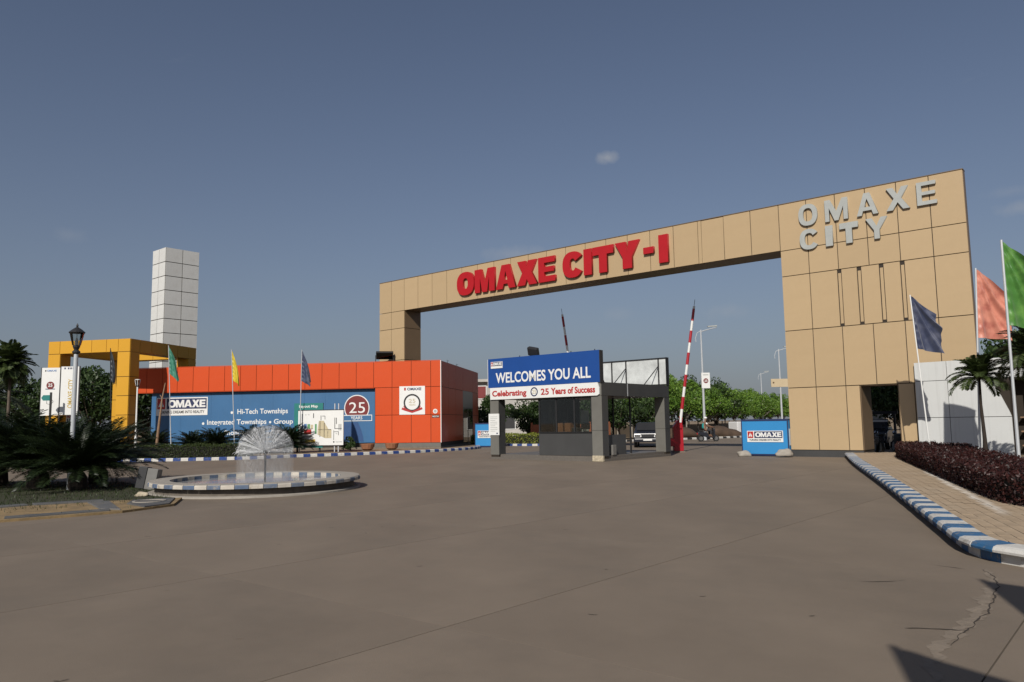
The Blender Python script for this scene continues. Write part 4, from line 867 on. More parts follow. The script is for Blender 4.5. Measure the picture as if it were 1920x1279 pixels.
for k in range(4):
    a = k*math.pi/2+.4; MB().tube([(.08*math.cos(a), .08*math.sin(a), 3.78), (.135*math.cos(a), .135*math.sin(a), 4.08)], .012, 4).build('cage_bar', 'white', lp2)
sk = thing('dry_trunk', 'leaning dry brown trunk in front of the blue hoarding logo', 'dead tree', (-19.16, 41.5, .1), 0)
MB().tube([(0, 0, 0), (.05, 0, .9), (.12, .02, 1.9), (.2, 0, 2.6), (.24, 0, 3.1), (.38, 0, 3.95)], [.09, .08, .065, .05, .045, .02], 8).build('trunk', 'wood', sk, smooth=True); MB().tube([(.24, 0, 3.1), (.1, .05, 3.3)], .02, 5).build('branch', 'wood', sk)

# ------------------------------------------------------------------ flags
def tri(x): return math.asin(.97*math.sin(x))*2/math.pi
def flag(label, base, top, m, hoist, fly, droop, seed, group, rp=.022, side=1, fold=.16, ang=0, polem='galv', flat=.6, taper=.1):
    base, top = Vector(base), Vector(top); t = thing('flag_pole', label, 'flag', base, 0, group)
    MB().tube([(0, 0, 0), tuple((top-base)*.4), tuple(top-base)], [rp*1.5, rp*1.2, rp], 8).build('pole', polem, t)
    ax_ = (base-top).normalized(); nu, nv = 34, 40; rnd = random.Random(seed); ph = rnd.uniform(0, 6); mb = MB(); tp = top-base
    c, s_ = math.cos(R(ang)), math.sin(R(ang))
    for j in range(nv+1):
        for i in range(nu+1):
            u, v = i/nu, j/nv; a = R(droop)*(1-flat*v)*(.9+.2*u); w = fly*u*(1-taper*v)
            x = w*math.cos(a); z = -w*math.sin(a); an = math.atan2(v+.06, u*1.1+.06)
            fy = fold*(u**.75)*(.55*tri(an*14+ph)+.2*tri(an*29+ph*2+2*u)+.35*math.sin(4.2*u+1.5*v+ph)) + .02*(1-u)**5*min(1, u*14)*math.sin(v*44+ph)
            x += .05*fly*u*math.sin(an*6+ph*1.7)
            p = tp + ax_*(v*hoist*(1-.12*u)+.03) + Vector((side*(x*c)-fy*s_*side, fy*c+x*s_, z)); mb.v.append(tuple(p))
    for j in range(nv):
        for i in range(nu): q = j*(nu+1)+i; mb.f.append((q, q+1, q+nu+2, q+nu+1))
    mb.build('cloth', m, t, smooth=True)
    return t
G1 = 'flags before the showroom'
flag('dark slate flag drooping in front of the yellow post', (-22.34, 43, .1), (-22.61, 43, 6.14), 'fblack', 1.85, 1.9, 76, 1, G1, polem='dark', fold=.10, flat=.25, taper=.75)
flag('green flag drooping near the yellow portal corner', (-19.0, 43, .1), (-19.34, 43, 6.24), 'fteal', 1.55, 1.5, 62, 2, G1, fold=.14, flat=.2, taper=.45)
flag('yellow flag drooping before the orange band', (-15.47, 43, .1), (-15.79, 43, 5.97), 'fyellow', 1.7, 2.1, 71, 3, G1, fold=.13, flat=.25, taper=.7)
flag('navy flag drooping above the layout map board', (-12.17, 44, .1), (-12.1, 44, 5.98), 'fnavy', 1.75, 1.9, 68, 4, G1, fold=.14, flat=.3, taper=.6)
G2 = 'flags along the burgundy hedge'
flag('navy flag on leaning pole against the gate tower', (14.24, 26.5, .15), (13.91, 26.5, 5.83), 'fnavy', 1.85, 1.12, 33, 15, G2, .019, fold=.32, flat=.2, taper=.15, polem='white')
flag('salmon flag on grey pole beside the gate tower edge', (14.1, 23.5, .15), (14.43, 23.5, 6.16), 'fsalmon', 2.15, 1.25, 40, 26, G2, .026, fold=.34, flat=.6, taper=.05)
flag('bright green flag on tall pole at right edge', (13.0, 20, .15), (13.02, 20, 6.23), 'fgreen', 2.25, 1.4, 44, 38, G2, .03, fold=.38, flat=.5, taper=.05)
G3 = 'flags behind the camera'
flag('flag behind the viewer casting the nearer flag shadow', (.45, -1.0, 0), (.55, -.85, 4.75), 'fgreen', 1.7, 1.3, 35, 41, G3, .03, ang=-12)
flag('flag behind the viewer casting the shadow near the kerb end', (2.4, 1.27, 0), (2.5, 1.37, 4.7), 'fsalmon', 1.7, 1.4, 25, 42, G3, .03, ang=-25)

# ------------------------------------------------------------------ foliage builders
def leaves(mb, c, rx, ry, rz, n, size, rnd, shell=.45):
    for _ in range(n):
        while True:
            d = Vector((rnd.gauss(0, 1), rnd.gauss(0, 1), rnd.gauss(0, 1)))
            if d.length > .1: break
        d.normalize(); r = (shell+(1-shell)*rnd.random()**.5)
        p = Vector((c[0]+d.x*rx*r, c[1]+d.y*ry*r, c[2]+d.z*rz*r)); s_ = size*rnd.uniform(.6, 1.3)
        a = Vector((rnd.gauss(0, 1), rnd.gauss(0, 1), rnd.gauss(0, .6)))+d*.6; a.normalize(); b = a.orthogonal().normalized(); q = Matrix.Rotation(rnd.uniform(0, 6.28), 3, a); b = q@b; e = a.cross(b)
        mb.quad(p-b*s_, p-e*s_*.45+b*s_*.1, p+b*s_, p+e*s_*.45+b*s_*.1)
def tree_mesh(h, cr, th, seed, leafm, nclump=46, nleaf=90, ls=.14, flat=.75, barkm='bark'):
    rnd = random.Random(seed); cw = MB(); tk = MB(); cz = th+(h-th)*.5; rz = (h-th)*.5
    tk.tube([(0, 0, 0), (.05, .03, th*.5), (0, .02, th*1.0), (.05, 0, cz)], [.05*h**.5*.9, .04*h**.5*.9, .035*h**.5*.9, .02*h**.5], 8)
    for k in range(nclump):
        d = Vector((rnd.gauss(0, 1), rnd.gauss(0, 1), rnd.gauss(0, 1))).normalized(); r = rnd.uniform(.35, .95)
        c = Vector((d.x*cr*r, d.y*cr*r, cz+d.z*rz*r*.92)); s_ = rnd.uniform(.18, .36)*cr
        leaves(cw, c, s_, s_, s_*flat, nleaf, ls, rnd)
        if k % 3 == 0: tk.tube([(0, .02, th*rnd.uniform(.75, 1.2)), (c.x*.5, c.y*.5, (c.z+th)/2), tuple(c)], [.02*h**.5, .012*h**.5, .006*h**.5], 5)
    return tk.mesh('trunk', barkm, True), cw.mesh('crown', leafm)
def tree(label, loc, meshes, group, rotz=0, sc=1.0, name='tree', scz=None):
    t = thing(name, label, 'tree', loc, rotz, group); t.scale = (sc, sc, scz or sc); put('trunk', meshes[0], t); put('crown', meshes[1], t); return t
# row of trees along the road beyond the gate
trA = tree_mesh(5.6, 2.9, 1.5, 11, 'leaf', 54, 110, .15, .8, 'palebark'); trB = tree_mesh(5.9, 3.0, 1.6, 12, 'leaf', 54, 110, .15, .8, 'palebark'); trD = tree_mesh(6.0, 3.0, 1.0, 13, 'leafdark', 50, 100, .15)
lab = ['roadside tree nearest the booth beyond the gate', 'second roadside tree beyond the raised barrier arm', 'roadside tree behind the banner lamp post', 'roadside tree just right of the banner lamp post', 'roadside tree above the scooter rider', 'fifth rounded tree of the receding row', 'sixth rounded tree of the receding row', 'roadside tree above the left end of the blue barricade', 'rounded tree above the middle of the barricade', 'distant tree by the bare lamp column', 'distant rounded tree left of the plate sign', 'distant rounded tree behind the plate sign', 'distant tree at the gate tower edge', 'farthest tree of the receding roadside row']
for i in range(14):
    t = i/13; x = 12.6+t*41+random.uniform(-.5, .5); y = 70+t*84
    tree(lab[i], (x, y, .1), trA if i % 2 else trB, 'roadside tree row beyond the gate', i*1.9, 1.0+.12*math.sin(i*2.3), scz=1.0+.1*math.sin(i*1.7))
tree('taller dark tree rising behind the roadside row', (19.5, 88, 0), trD, 'background trees', .5, 1.12); tree('thin dark tree rising behind the roadside row', (25, 95, 0), trD, 'background trees', 1.5, 1.13); tree('dark tree behind the booth roof corner', (9.5, 74, 0), trD, 'background trees', 2.5, .95)
# trees behind the booth
trS = tree_mesh(3.6, 1.9, .7, 21, 'leafdark', 40, 90, .12)
for i, (x, y, s_, lb_) in enumerate(((-2.0, 66, 1.15, 'dark tree left of the booth before the pale house'), (1.2, 60.5, .95, 'bushy tree seen through the left booth opening'), (3.0, 64, 1.05, 'bushy tree seen through the booth window'), (6.0, 62, 1.0, 'bushy tree seen past the booth side'), (8.6, 63, 1.05, 'bushy tree behind the red barrier'), (11.2, 66, 1.0, 'low dark tree right of the red barrier'))):
    tree(lb_, (x, y, .1), trS, 'trees behind the booth', i*1.3, s_)
# dark trees at the left behind the banners and the portal
trL = tree_mesh(6.8, 3.2, 1.2, 31, 'leafdark', 60, 130, .16)
for i, (x, y, s_, lb_) in enumerate(((-41, 58, .98, 'dark tree at the left edge behind palms'), (-37, 60, .92, 'dark tree left of the white banners'), (-33.2, 61, 1.05, 'dark tree seen through the yellow portal'), (-30.6, 64, .82, 'dark tree right half of the portal opening'), (-46, 56, .95, 'dark tree at far left frame edge'), (-38.5, 52, .62, 'low dark tree behind left banner'), (-30.5, 50.5, .5, 'low bushy tree below the portal opening'), (-33.5, 48, .5, 'low bushy tree under the white banners'))):
    tree(lb_, (x, y, 0), trL, 'dark trees at the left', i*1.1, s_)
tree('tree behind the kiosk at right frame edge', (25.5, 36.5, 0), trL, 'trees at the right', 2.2, .92); tree('dark tree behind the tower doorway', (19.5, 41.5, 0), trL, 'trees at the right', .7, .7); tree('dark tree beyond the kiosk roof', (30, 42, 0), trL, 'trees at the right', 4, 1.05); tree('second dark tree behind the tower doorway', (23.5, 47, 0), trL, 'trees at the right', 5, .9)

def frond(mb, rk, base, az, el, L, droop, nl, lw, lang, rnd, vee=.5, twist=0):
    """arching feather leaf: rachis tube plus paired leaflets"""
    pts = []; p = Vector(base); e = el; st = L/10
    for i in range(11):
        pts.append(p.copy()); d = Vector((math.cos(az)*math.cos(e), math.sin(az)*math.cos(e), math.sin(e))); p = p+d*st; e -= droop/10*(.5+i/9)
    rk.tube(pts[::2]+[pts[-1]] if len(pts) % 2 == 0 else pts[::2], [.014, .012, .01, .008, .006, .004], 4)
    for k in range(nl):
        t = .1+.9*k/nl; f = t*10; i = min(int(f), 9); q = pts[i].lerp(pts[i+1], f-i); d = (pts[i+1]-pts[i]).normalized()
        sdv = d.cross(Vector((0, 0, 1)))
        sdv = Vector((1, 0, 0)) if sdv.length < .05 else sdv.normalized(); upv = sdv.cross(d).normalized()
        ll = lang*math.sin(math.pi*(.12+.83*t))**.7*rnd.uniform(.88, 1.1)
        for sg in (-1, 1):
            v = (sdv*sg*.85+d*.6+upv*vee*rnd.uniform(.5, 1.3)).normalized(); tip = q+v*ll+Vector((0, 0, -ll*.18)); md = q+v*ll*.45
            w = d*lw
            mb.quad(q-w*.5, md-w, tip, md+w)
def cycad_mesh(seed, L, n, nl, th=.35, lw=.012, m='cycad'):
    rnd = random.Random(seed); mb = MB(); rk = MB(); tk = MB()
    for k in range(n):
        az = k*2.399+rnd.uniform(-.2, .2); t = k/n; el = R(10+64*t+rnd.uniform(-6, 6)); frond(mb, rk, (.05*math.cos(az), .05*math.sin(az), th), az, el, L*rnd.uniform(.85, 1.08), R(55+rnd.uniform(-12, 14)), nl, lw, .21*L, rnd, .35)
    b = len(mb.v); mb.v += rk.v; mb.f += [tuple(b+i for i in q) for q in rk.f]
    tk.lathe([(.22, 0), (.26, .1), (.24, th*.7), (.15, th)], 12)
    return tk.mesh('trunk', 'darkbark'), mb.mesh('fronds', m)
def plant(name, label, cat, loc, meshes, group, rotz=0, sc=1.0, parts=('trunk', 'fronds')):
    t = thing(name, label, cat, loc, rotz, group); t.scale = (sc, sc, sc); put(parts[0], meshes[0], t); put(parts[1], meshes[1], t); return t
cyB = cycad_mesh(1, 1.9, 92, 52, .5, .015); cyC = cycad_mesh(2, 1.8, 84, 50, .45, .015); cyS = cycad_mesh(3, 1.45, 70, 38, .35, .02)
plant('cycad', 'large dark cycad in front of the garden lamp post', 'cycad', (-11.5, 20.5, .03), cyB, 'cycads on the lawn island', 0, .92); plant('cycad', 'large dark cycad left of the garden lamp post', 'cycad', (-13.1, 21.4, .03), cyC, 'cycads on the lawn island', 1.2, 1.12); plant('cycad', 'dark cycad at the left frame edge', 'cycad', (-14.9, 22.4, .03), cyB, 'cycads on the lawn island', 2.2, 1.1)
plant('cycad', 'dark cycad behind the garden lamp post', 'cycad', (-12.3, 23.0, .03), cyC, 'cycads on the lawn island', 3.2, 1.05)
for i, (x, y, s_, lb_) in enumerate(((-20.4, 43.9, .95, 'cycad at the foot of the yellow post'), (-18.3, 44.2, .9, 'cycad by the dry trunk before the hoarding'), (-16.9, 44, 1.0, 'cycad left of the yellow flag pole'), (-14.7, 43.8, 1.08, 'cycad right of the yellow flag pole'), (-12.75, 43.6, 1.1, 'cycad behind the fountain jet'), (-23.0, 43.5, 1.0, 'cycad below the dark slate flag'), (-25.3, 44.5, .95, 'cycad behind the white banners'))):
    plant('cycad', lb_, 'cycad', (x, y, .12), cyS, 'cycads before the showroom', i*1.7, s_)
def palm_mesh(seed, h, L, n, m, nl=40, lw=.02, ll=.26, droop=85, tr=.07, bark='bark', lo=-5):
    rnd = random.Random(seed); mb = MB(); rk = MB(); tk = MB()
    for k in range(n):
        az = k*2.399+rnd.uniform(-.25, .25); el = R(lo+(85-lo)*(k/n)); frond(mb, rk, (0, 0, h), az, el, L*rnd.uniform(.8, 1.1), R(droop+rnd.uniform(-15, 15)), nl, lw, ll*L, rnd, .2)
    b = len(mb.v); mb.v += rk.v; mb.f += [tuple(b+i for i in q) for q in rk.f]
    tk.tube([(0, 0, 0), (.02, 0, h*.3), (.0, .02, h*.7), (0, 0, h)], [tr*1.9, tr*1.1, tr*.75, tr*.55], 10)
    return tk.mesh('trunk', bark, True), mb.mesh('fronds', m)
pm1 = palm_mesh(5, 2.55, .95, 34, 'palm', 44, .02, .3, 75, .05, 'darkbark'); pm2 = palm_mesh(6, 2.9, 1.1, 30, 'palm'); pm3 = palm_mesh(8, 4.3, .95, 90, 'palm', 36, .03, .3, 45, lo=-50); pm4 = palm_mesh(9, 2.4, 1.9, 26, 'palmgrey', 50, .03, .2, 95)
plant('palm', 'slim small palm in front of the white wall', 'palm', (13.67, 22.5, .15), pm1, 'palms along the footpath', .4, 1.0); plant('palm', 'small palm at right frame edge beside green flag', 'palm', (14.6, 21.4, .15), pm2, 'palms along the footpath', 2.0, 1.1)
plant('palm', 'small palm rising behind the burgundy hedge near frame edge', 'palm', (15.6, 23.2, .15), pm2, 'palms along the footpath', 4.0, 1.0)
plant('palm', 'bushy headed palm at the left frame edge', 'palm', (-20.0, 30.5, 0), pm3, 'palms at the left', 0, 1.0); plant('palm', 'silvery palm with long arching fronds at left', 'palm', (-21.9, 32.0, 0), pm4, 'palms at the left', 1.0, 1.15); plant('palm', 'green palm with long arching fronds left of portal', 'palm', (-24.2, 34.5, 0), pm4, 'palms at the left', 2.4, 1.0)

def hedge(label, line, width, z0, h, n, ls, m, group=None, core='leafdark', corem=(.012, .012, .008), name='hedge'):
    """clipped hedge along a line of points: leaf faces around a dark twiggy core"""
    rnd = random.Random(len(label)); ps = resample(line, .25); mb = MB(); co = MB(); nr = []
    for i in range(len(ps)):
        d = (ps[min(i+1, len(ps)-1)]-ps[max(i-1, 0)]).normalized(); nr.append(Vector((d.y, -d.x, 0)))
    w2 = width/2
    for i, p in enumerate(ps):
        for o_, z in ((-w2*.8, z0), (w2*.8, z0), (w2*.8, z0+h*.84), (-w2*.8, z0+h*.84)): q = p+nr[i]*o_; co.v.append((q.x, q.y, z))
    for i in range(len(ps)-1):
        for k in range(4): co.f.append((4*i+k, 4*i+(k+1)%4, 4*i+4+(k+1)%4, 4*i+4+k))
    co.f.append((3, 2, 1, 0)); e = 4*(len(ps)-1); co.f.append((e, e+1, e+2, e+3))
    for _ in range(n):
        i = rnd.randrange(len(ps)-1); p = ps[i].lerp(ps[i+1], rnd.random()); s_ = rnd.random(); bump = .05*math.sin(i*.9)+.04*math.sin(i*2.3)
        if s_ < .45: o_ = rnd.uniform(-w2, w2); z = z0+h*(1+bump+rnd.uniform(-.14, .06))
        else: o_ = (w2 if s_ < .8 else -w2)*rnd.uniform(.84, 1.04); z = z0+h*rnd.uniform(.0, 1.0+bump)
        c = p+nr[i]*o_; c.z = z; leaves(mb, c, .03, .03, .03, 1, ls, rnd)
    t = thing(name, label, 'hedge', (0, 0, 0), 0, group)
    cm = bpy.data.materials.get('hedge core') or mat('hedge core', corem, .95, .3, 5)
    co.build('branches', cm, t); mb.build('foliage', m, t); return t
hl = [(p[0]+.55, p[1]-.12) for p in RH[:-2]]
hedge('low burgundy hedge along the right footpath', [(15.0, 28.8)] + [(p[0]+.62, p[1]+.1) for p in RH[1:-2]] + [(8.6, 11.0), (9.8, 10.4)], 1.25, .15, .5, 30000, .035, 'burg')
hedge('second row of burgundy hedge behind the flag poles', [(15.6, 28.0), (13.4, 23.5), (11.6, 19), (10.3, 15.5), (9.9, 13.2), (11, 12)], 1.3, .15, .46, 16000, .038, 'burg')
hedge('clipped green hedge behind the blue and white kerb', [(-27, 39.3), (-22, 39.3), (-18.5, 39.1), (-15.5, 39.2), (-13.3, 39.8)], .9, .1, .66, 16000, .035, 'hedge')
hedge('yellow green hedge right of the orange showroom', [(-3.0, 56.5), (-1.6, 55.9)], .6, .1, .62, 1500, .06, 'leafyel', 'yellow hedges'); hedge('yellow green hedge seen through the booth', [(-.6, 56.0), (1.5, 54.6), (3.4, 54.1), (6.2, 54.8)], .7, .1, .7, 4000, .06, 'leafyel', 'yellow hedges')
bush = tree_mesh(.95, .55, .1, 51, 'leafdark', 20, 60, .06)
tree('dark round bush right of the layout map board', (-9.35, 44.4, .1), bush, None, 0, 1.0, 'bush')
for i, (x, y, lb_) in enumerate(((-8.6, 45.6, 'terracotta pot lying left against hoarding foot'), (-7.3, 46.4, 'terracotta bowl pot near the orange wall'))):
    t = tag(MB().lathe([(.18, 0), (.34, .1), (.42, .38), (.38, .4), (.3, .12), (.02, .1)], 14).build('flower_pot', 'terracotta', None, (x, y, .12)), lb_, 'pot', 'pots before the showroom')
# lawn grass
gm = MB(); rnd = random.Random(3)
for _ in range(15000):
    x, y = rnd.uniform(-24, -7), rnd.uniform(13, 26)
    if not inside((x, y), lawn) or (y < 17.0 and (x-y < -24.5) is False and inside((x, y), [(-11.2, 12.0), (-9.04, 13.74), (-7.05, 16.15), (-7.5, 17.6), (-9.0, 17.0), (-9.3, 17.05), (-11, 15.3), (-13, 13.5)])): continue
    a = rnd.uniform(0, 6.28); h = rnd.uniform(.03, .09); w = .008; lx, ly = rnd.gauss(0, .03), rnd.gauss(0, .03); dx, dy = w*math.cos(a), w*math.sin(a)
    b = len(gm.v); gm.v += [(x-dx, y-dy, .028), (x+dx, y+dy, .028), (x+lx, y+ly, .03+h)]; gm.f.append((b, b+1, b+2))
g = stuff(gm.build('lawn_grass', 'grass')); tag(g, 'short dark grass around the cycads on the left island', 'grass')

# ------------------------------------------------------------------ white side wall and kiosk at right
WA = 42.0; W0 = Vector((15.55, 29.72, 0)); WR = -R(90-WA)
ww = thing('side_wall', 'white panelled side wall joining the gate tower at right', 'wall', W0, WR)
wcore = MB().box(.02, 3.15, .04, .3, 0, 3.62).build('core', 'core', ww)
wx = [0, 1.15, 2.2]; wzr = [.12, 1.56, 2.95, 3.68]
clad(wcore, grid(wx, wzr), 0, .04, 'offwhite', .01)
MB().box(2.21, 3.16, 0, .04, .13, 1.55).build('cladding_panel', 'offwhite', wcore)
MB().xprism([(2.21, 1.57), (3.16, 1.57), (3.1, 1.75), (2.62, 2.94), (2.21, 2.94)], 0, .04).build('cladding_panel', 'offwhite', wcore)
MB().xprism([(2.21, 2.96), (3.9, 2.96), (3.7, 3.3), (2.9, 3.67), (2.21, 3.67)], 0, .04).build('cladding_panel', 'offwhite', wcore)
MB().box(0, 3.16, -.01, .04, 0, .11).build('plinth', 'dark', wcore)
ks = thing('kiosk', 'dark timber kiosk with shelves behind the white wall end', 'kiosk', W0, WR)
MB().box(2.3, 7, .8, .9, 0, 2.9).box(6.9, 7, .3, 3, 0, 2.9).build('back_wall', 'core', ks); MB().box(2.2, 7.2, .3, 3, 2.92, 3.08).build('roof', 'offwhite', ks)
for x in (3.6, 4.6, 5.8): MB().box(x, x+.1, .35, .45, 0, 2.92).build('post', 'wood', ks)
for z in (.5, 1.0, 1.5): MB().box(3.3, 6.9, .45, .8, z, z+.05).build('shelf', 'wood', ks)

# ------------------------------------------------------------------ vehicles
def wheel(parent, c, r, w, axis='y'):
    d = Vector((0, w/2, 0)); c = Vector(c); o = MB().cyl(c-d, c+d, r, n=18).build('wheel', 'rubber', parent)
    MB().cyl(c-d*1.06, c+d*1.06, r*.6, n=14).build('rim', 'chrome', o); return o
def car(label, loc, rotz, m):
    t = thing('parked_car', label, 'car', loc, rotz, 'parked cars')
    prof = [(-2.0, .32), (-2.05, .62), (-1.95, .88), (-1.0, .98), (-.35, 1.48), (.9, 1.52), (1.75, 1.0), (2.0, .95), (2.05, .4), (1.95, .3)]
    bm = MB(); n = len(prof)
    for yy, k in ((-.82, .0), (-.78, 1), (.78, 1), (.82, 0)): pass
    for yy in (-.84, .84):
        for x, z in prof: bm.v.append((x, yy*(1-.16*max(0, (z-.95)/.55)), z))
    bm.f.append(tuple(range(n))); bm.f.append(tuple(reversed(range(n, 2*n))))
    for i in range(n): bm.f.append(((i+1)%n, i, n+i, n+(i+1)%n))
    bm.build('body', m, t, bevel=.04)
    MB().quad((-.98, -.70, 1.01), (-.98, .70, 1.01), (-.38, .66, 1.47), (-.38, -.66, 1.47)).build('windscreen', 'dark', t).location = (-.03, 0, .03)
    for s_ in (-1, 1):
        MB().xprism([(-.75, 1.02), (1.35, 1.02), (.8, 1.42), (-.3, 1.42)] if s_ < 0 else [(-.75, 1.02), (1.35, 1.02), (.8, 1.42), (-.3, 1.42)], s_*.80-.005, s_*.80+.02).build('side_window', 'glassdark', t)
        MB().box(-2.07, -1.9, s_*.6-.18, s_*.6+.18, .66, .82).build('headlight', 'chrome', t, bevel=.03)
        wheel(t, (-1.25, s_*.76, .32), .32, .2); wheel(t, (1.3, s_*.76, .32), .32, .2)
    MB().box(-2.09, -2.0, -.38, .38, .62, .8).build('grille', 'black', t); MB().box(-2.1, -2.02, -.4, .4, .78, .82).build('grille_trim', 'chrome', t)
    MB().box(-2.1, -1.95, -.8, .8, .34, .55).build('bumper', m, t, bevel=.04); MB().box(-2.11, -2.08, -.26, .26, .42, .53).build('number_plate', 'printwhite', t)
    return t
car('dark car with bright grille parked behind the booth', (8.5, 48.6, 0), R(78), 'cardark')
car('dark car parked behind the motorcycles in the tower doorway', (18.7, 40.3, 0), R(60), 'cardark')
van = thing('van', 'white van with blue and orange stripe seen through tower doorway', 'van', (17.55, 42.0, 0), R(-50))
MB().box(-2.2, 2.2, -.9, .9, .35, 2.1).build('body', 'carwhite', van, bevel=.15); MB().box(-2.15, 2.15, -.915, -.9, 1.15, 1.4).build('blue_stripe', 'blueSign', van); MB().box(-2.15, 2.15, -.915, -.9, .95, 1.12).build('orange_stripe', 'orange', van); MB().box(-1.9, 1.7, -.912, -.89, 1.5, 1.95).build('side_window', 'glassdark', van)
for x in (-1.4, 1.4):
    for s_ in (-1, 1): wheel(van, (x, s_*.82, .34), .34, .2)
def bike(name, label, loc, rotz, m, group):
    t = thing(name, label, 'motorcycle', loc, rotz, group)
    for x in (-.62, .62):
        b = MB(); n = 20
        o = MB().cyl((x, -.05, .29), (x, .05, .29), .29, n=20).build('wheel', 'rubber', t); MB().cyl((x, -.055, .29), (x, .055, .29), .2, n=16).build('rim', 'greyletter', o)
    MB().xprism([(-.75, .55), (-.2, .32), (.25, .32), (.4, .6), (.3, .86), (-.1, .8), (-.7, .78)], -.12, .12).build('body', m, t, bevel=.04)
    MB().box(-.72, .02, -.13, .13, .78, .88).build('seat', 'black', t, bevel=.04)
    MB().tube([(.62, 0, .29), (.45, 0, .85), (.38, 0, 1.05)], .03, 6).build('fork', 'dark', t); MB().tube([(.3, -.34, 1.05), (.38, -.1, 1.03), (.38, .1, 1.03), (.3, .34, 1.05)], .02, 6).build('handlebar', 'dark', t)
    MB().sphere((.52, 0, .9), .1, 10, 6).build('headlight', 'chrome', t); MB().tube([(-.5, -.14, .25), (.1, -.14, .28)], .04, 6).build('exhaust', 'chrome', t)
    for s_ in (-1, 1): MB().tube([(.4, s_*.2, 1.04), (.42, s_*.3, 1.22)], .01, 4).build('mirror_stalk', 'dark', t); MB().box(.41, .43, s_*.3-.06, s_*.3+.06, 1.19, 1.28).build('mirror', 'dark', t)
    return t
g4 = 'motorcycles parked behind the gate'
bike('motorcycle', 'dark motorcycle parked in the tower doorway left', (15.75, 35.3, 0), R(60), 'black', g4); bike('motorcycle', 'dark motorcycle parked in the tower doorway middle', (16.5, 35.0, 0), R(75), 'cardark', g4); bike('motorcycle', 'dark motorcycle parked in the tower doorway right', (17.2, 34.6, 0), R(80), 'black', g4)
cart = thing('handcart', 'dark frame rack behind the motorcycles in the doorway', 'rack', (17.3, 37.8, 0), R(-40))
MB().box(-1.4, 1.4, -.05, .05, 1.75, 1.9).build('top_beam', 'dark', cart); MB().box(-1.3, -1.2, -.05, .05, 0, 1.75).build('post', 'dark', cart); MB().box(1.2, 1.3, -.05, .05, 0, 1.75).build('post', 'dark', cart); MB().box(-1.1, .9, .1, .14, 1.38, 1.48).build('rail', 'white', cart)
# scooter and rider
RX, RY = 14.55, 57.9
sc = thing('scooter', 'dark scooter ridden across beyond the gate', 'scooter', (RX, RY, 0), R(5))
for x in (-.55, .6): o = MB().cyl((x, -.05, .24), (x, .05, .24), .24, n=18).build('wheel', 'rubber', sc); MB().cyl((x, -.055, .24), (x, .055, .24), .14, n=14).build('rim', 'chrome', o)
MB().xprism([(-.82, .58), (-.5, .45), (-.1, .32), (.35, .27), (.42, .32), (.05, .38), (-.08, .70), (-.75, .74)], -.14, .14).build('body', 'cardark', sc, bevel=.04); MB().xprism([(.35, .25), (.5, .3), (.5, .95), (.4, .98)], -.2, .2).build('leg_shield', 'cardark', sc, bevel=.03); MB().box(-.7, .05, -.14, .14, .74, .82).build('seat', 'black', sc, bevel=.03); MB().tube([(.42, -.3, 1.0), (.46, 0, 1.02), (.42, .3, 1.0)], .025, 6).build('handlebar', 'dark', sc); MB().tube([(.6, 0, .24), (.45, 0, 1.0)], .03, 6).build('fork', 'dark', sc); MB().box(-.85, -.78, -.06, .06, .55, .65).build('tail_light', 'redprint', sc)
def skin_body(name, joints, edges, parent, m, loc=(0, 0, 0), rotz=0):
    me = bpy.data.meshes.new(name); me.from_pydata([j[:3] for j in joints], edges, []); o = put(name, me, parent, loc, rotz); md = o.modifiers.new('skin', 'SKIN'); md.use_smooth_shade = True
    for v, j in zip(me.skin_vertices[0].data, joints): v.radius = (j[3], j[3] if len(j) < 5 else j[4])
    me.skin_vertices[0].data[0].use_root = True
    s_ = o.modifiers.new('sub', 'SUBSURF'); s_.levels = 1; s_.render_levels = 1; me.materials.append(MT[m]); return o
pe = thing('person', 'rider in teal shirt and white cap seated on the scooter', 'person', (RX, RY, 0), R(5))
J = [(-.28, 0, .9, .15, .17), (-.27, 0, 1.15, .13, .16), (-.22, 0, 1.38, .12, .19), (-.18, 0, 1.5, .06), (-.15, 0, 1.6, .085), (-.13, 0, 1.72, .095),
     (-.2, -.2, 1.4, .065), (-.02, -.26, 1.18, .05), (.25, -.27, 1.08, .04), (.38, -.27, 1.04, .045), (-.2, .2, 1.4, .065), (-.02, .26, 1.18, .05), (.25, .27, 1.08, .04), (.38, .27, 1.04, .045),
     (-.2, -.12, .88, .1), (.2, -.17, .82, .08), (.16, -.17, .45, .055), (.28, -.17, .36, .045), (-.2, .12, .88, .1), (.2, .17, .82, .08), (.16, .17, .45, .055), (.28, .17, .36, .045)]
E_ = [(0, 1), (1, 2), (2, 3), (3, 4), (4, 5), (2, 6), (6, 7), (7, 8), (8, 9), (2, 10), (10, 11), (11, 12), (12, 13), (0, 14), (14, 15), (15, 16), (16, 17), (0, 18), (18, 19), (19, 20), (20, 21)]
skin_body('body', J, E_, pe, 'skin')
skin_body('shirt', [(-.29, 0, .9, .175, .2), (-.275, 0, 1.15, .155, .185), (-.22, 0, 1.40, .145, .215)], [(0, 1), (1, 2)], pe, 'tealcloth')
for s_ in (-1, 1): skin_body('sleeve', [(-.2, s_*.2, 1.4, .08), (-.08, s_*.24, 1.27, .07)], [(0, 1)], pe, 'white'); skin_body('trouser_leg', [(-.2, s_*.12, .88, .12), (.2, s_*.17, .82, .095), (.17, s_*.17, .5, .075)], [(0, 1), (1, 2)], pe, 'trouser')
MB().sphere((-.14, 0, 1.76), .125, 12, 8, (1, .95, .75)).build('cap', 'white', pe, smooth=True)

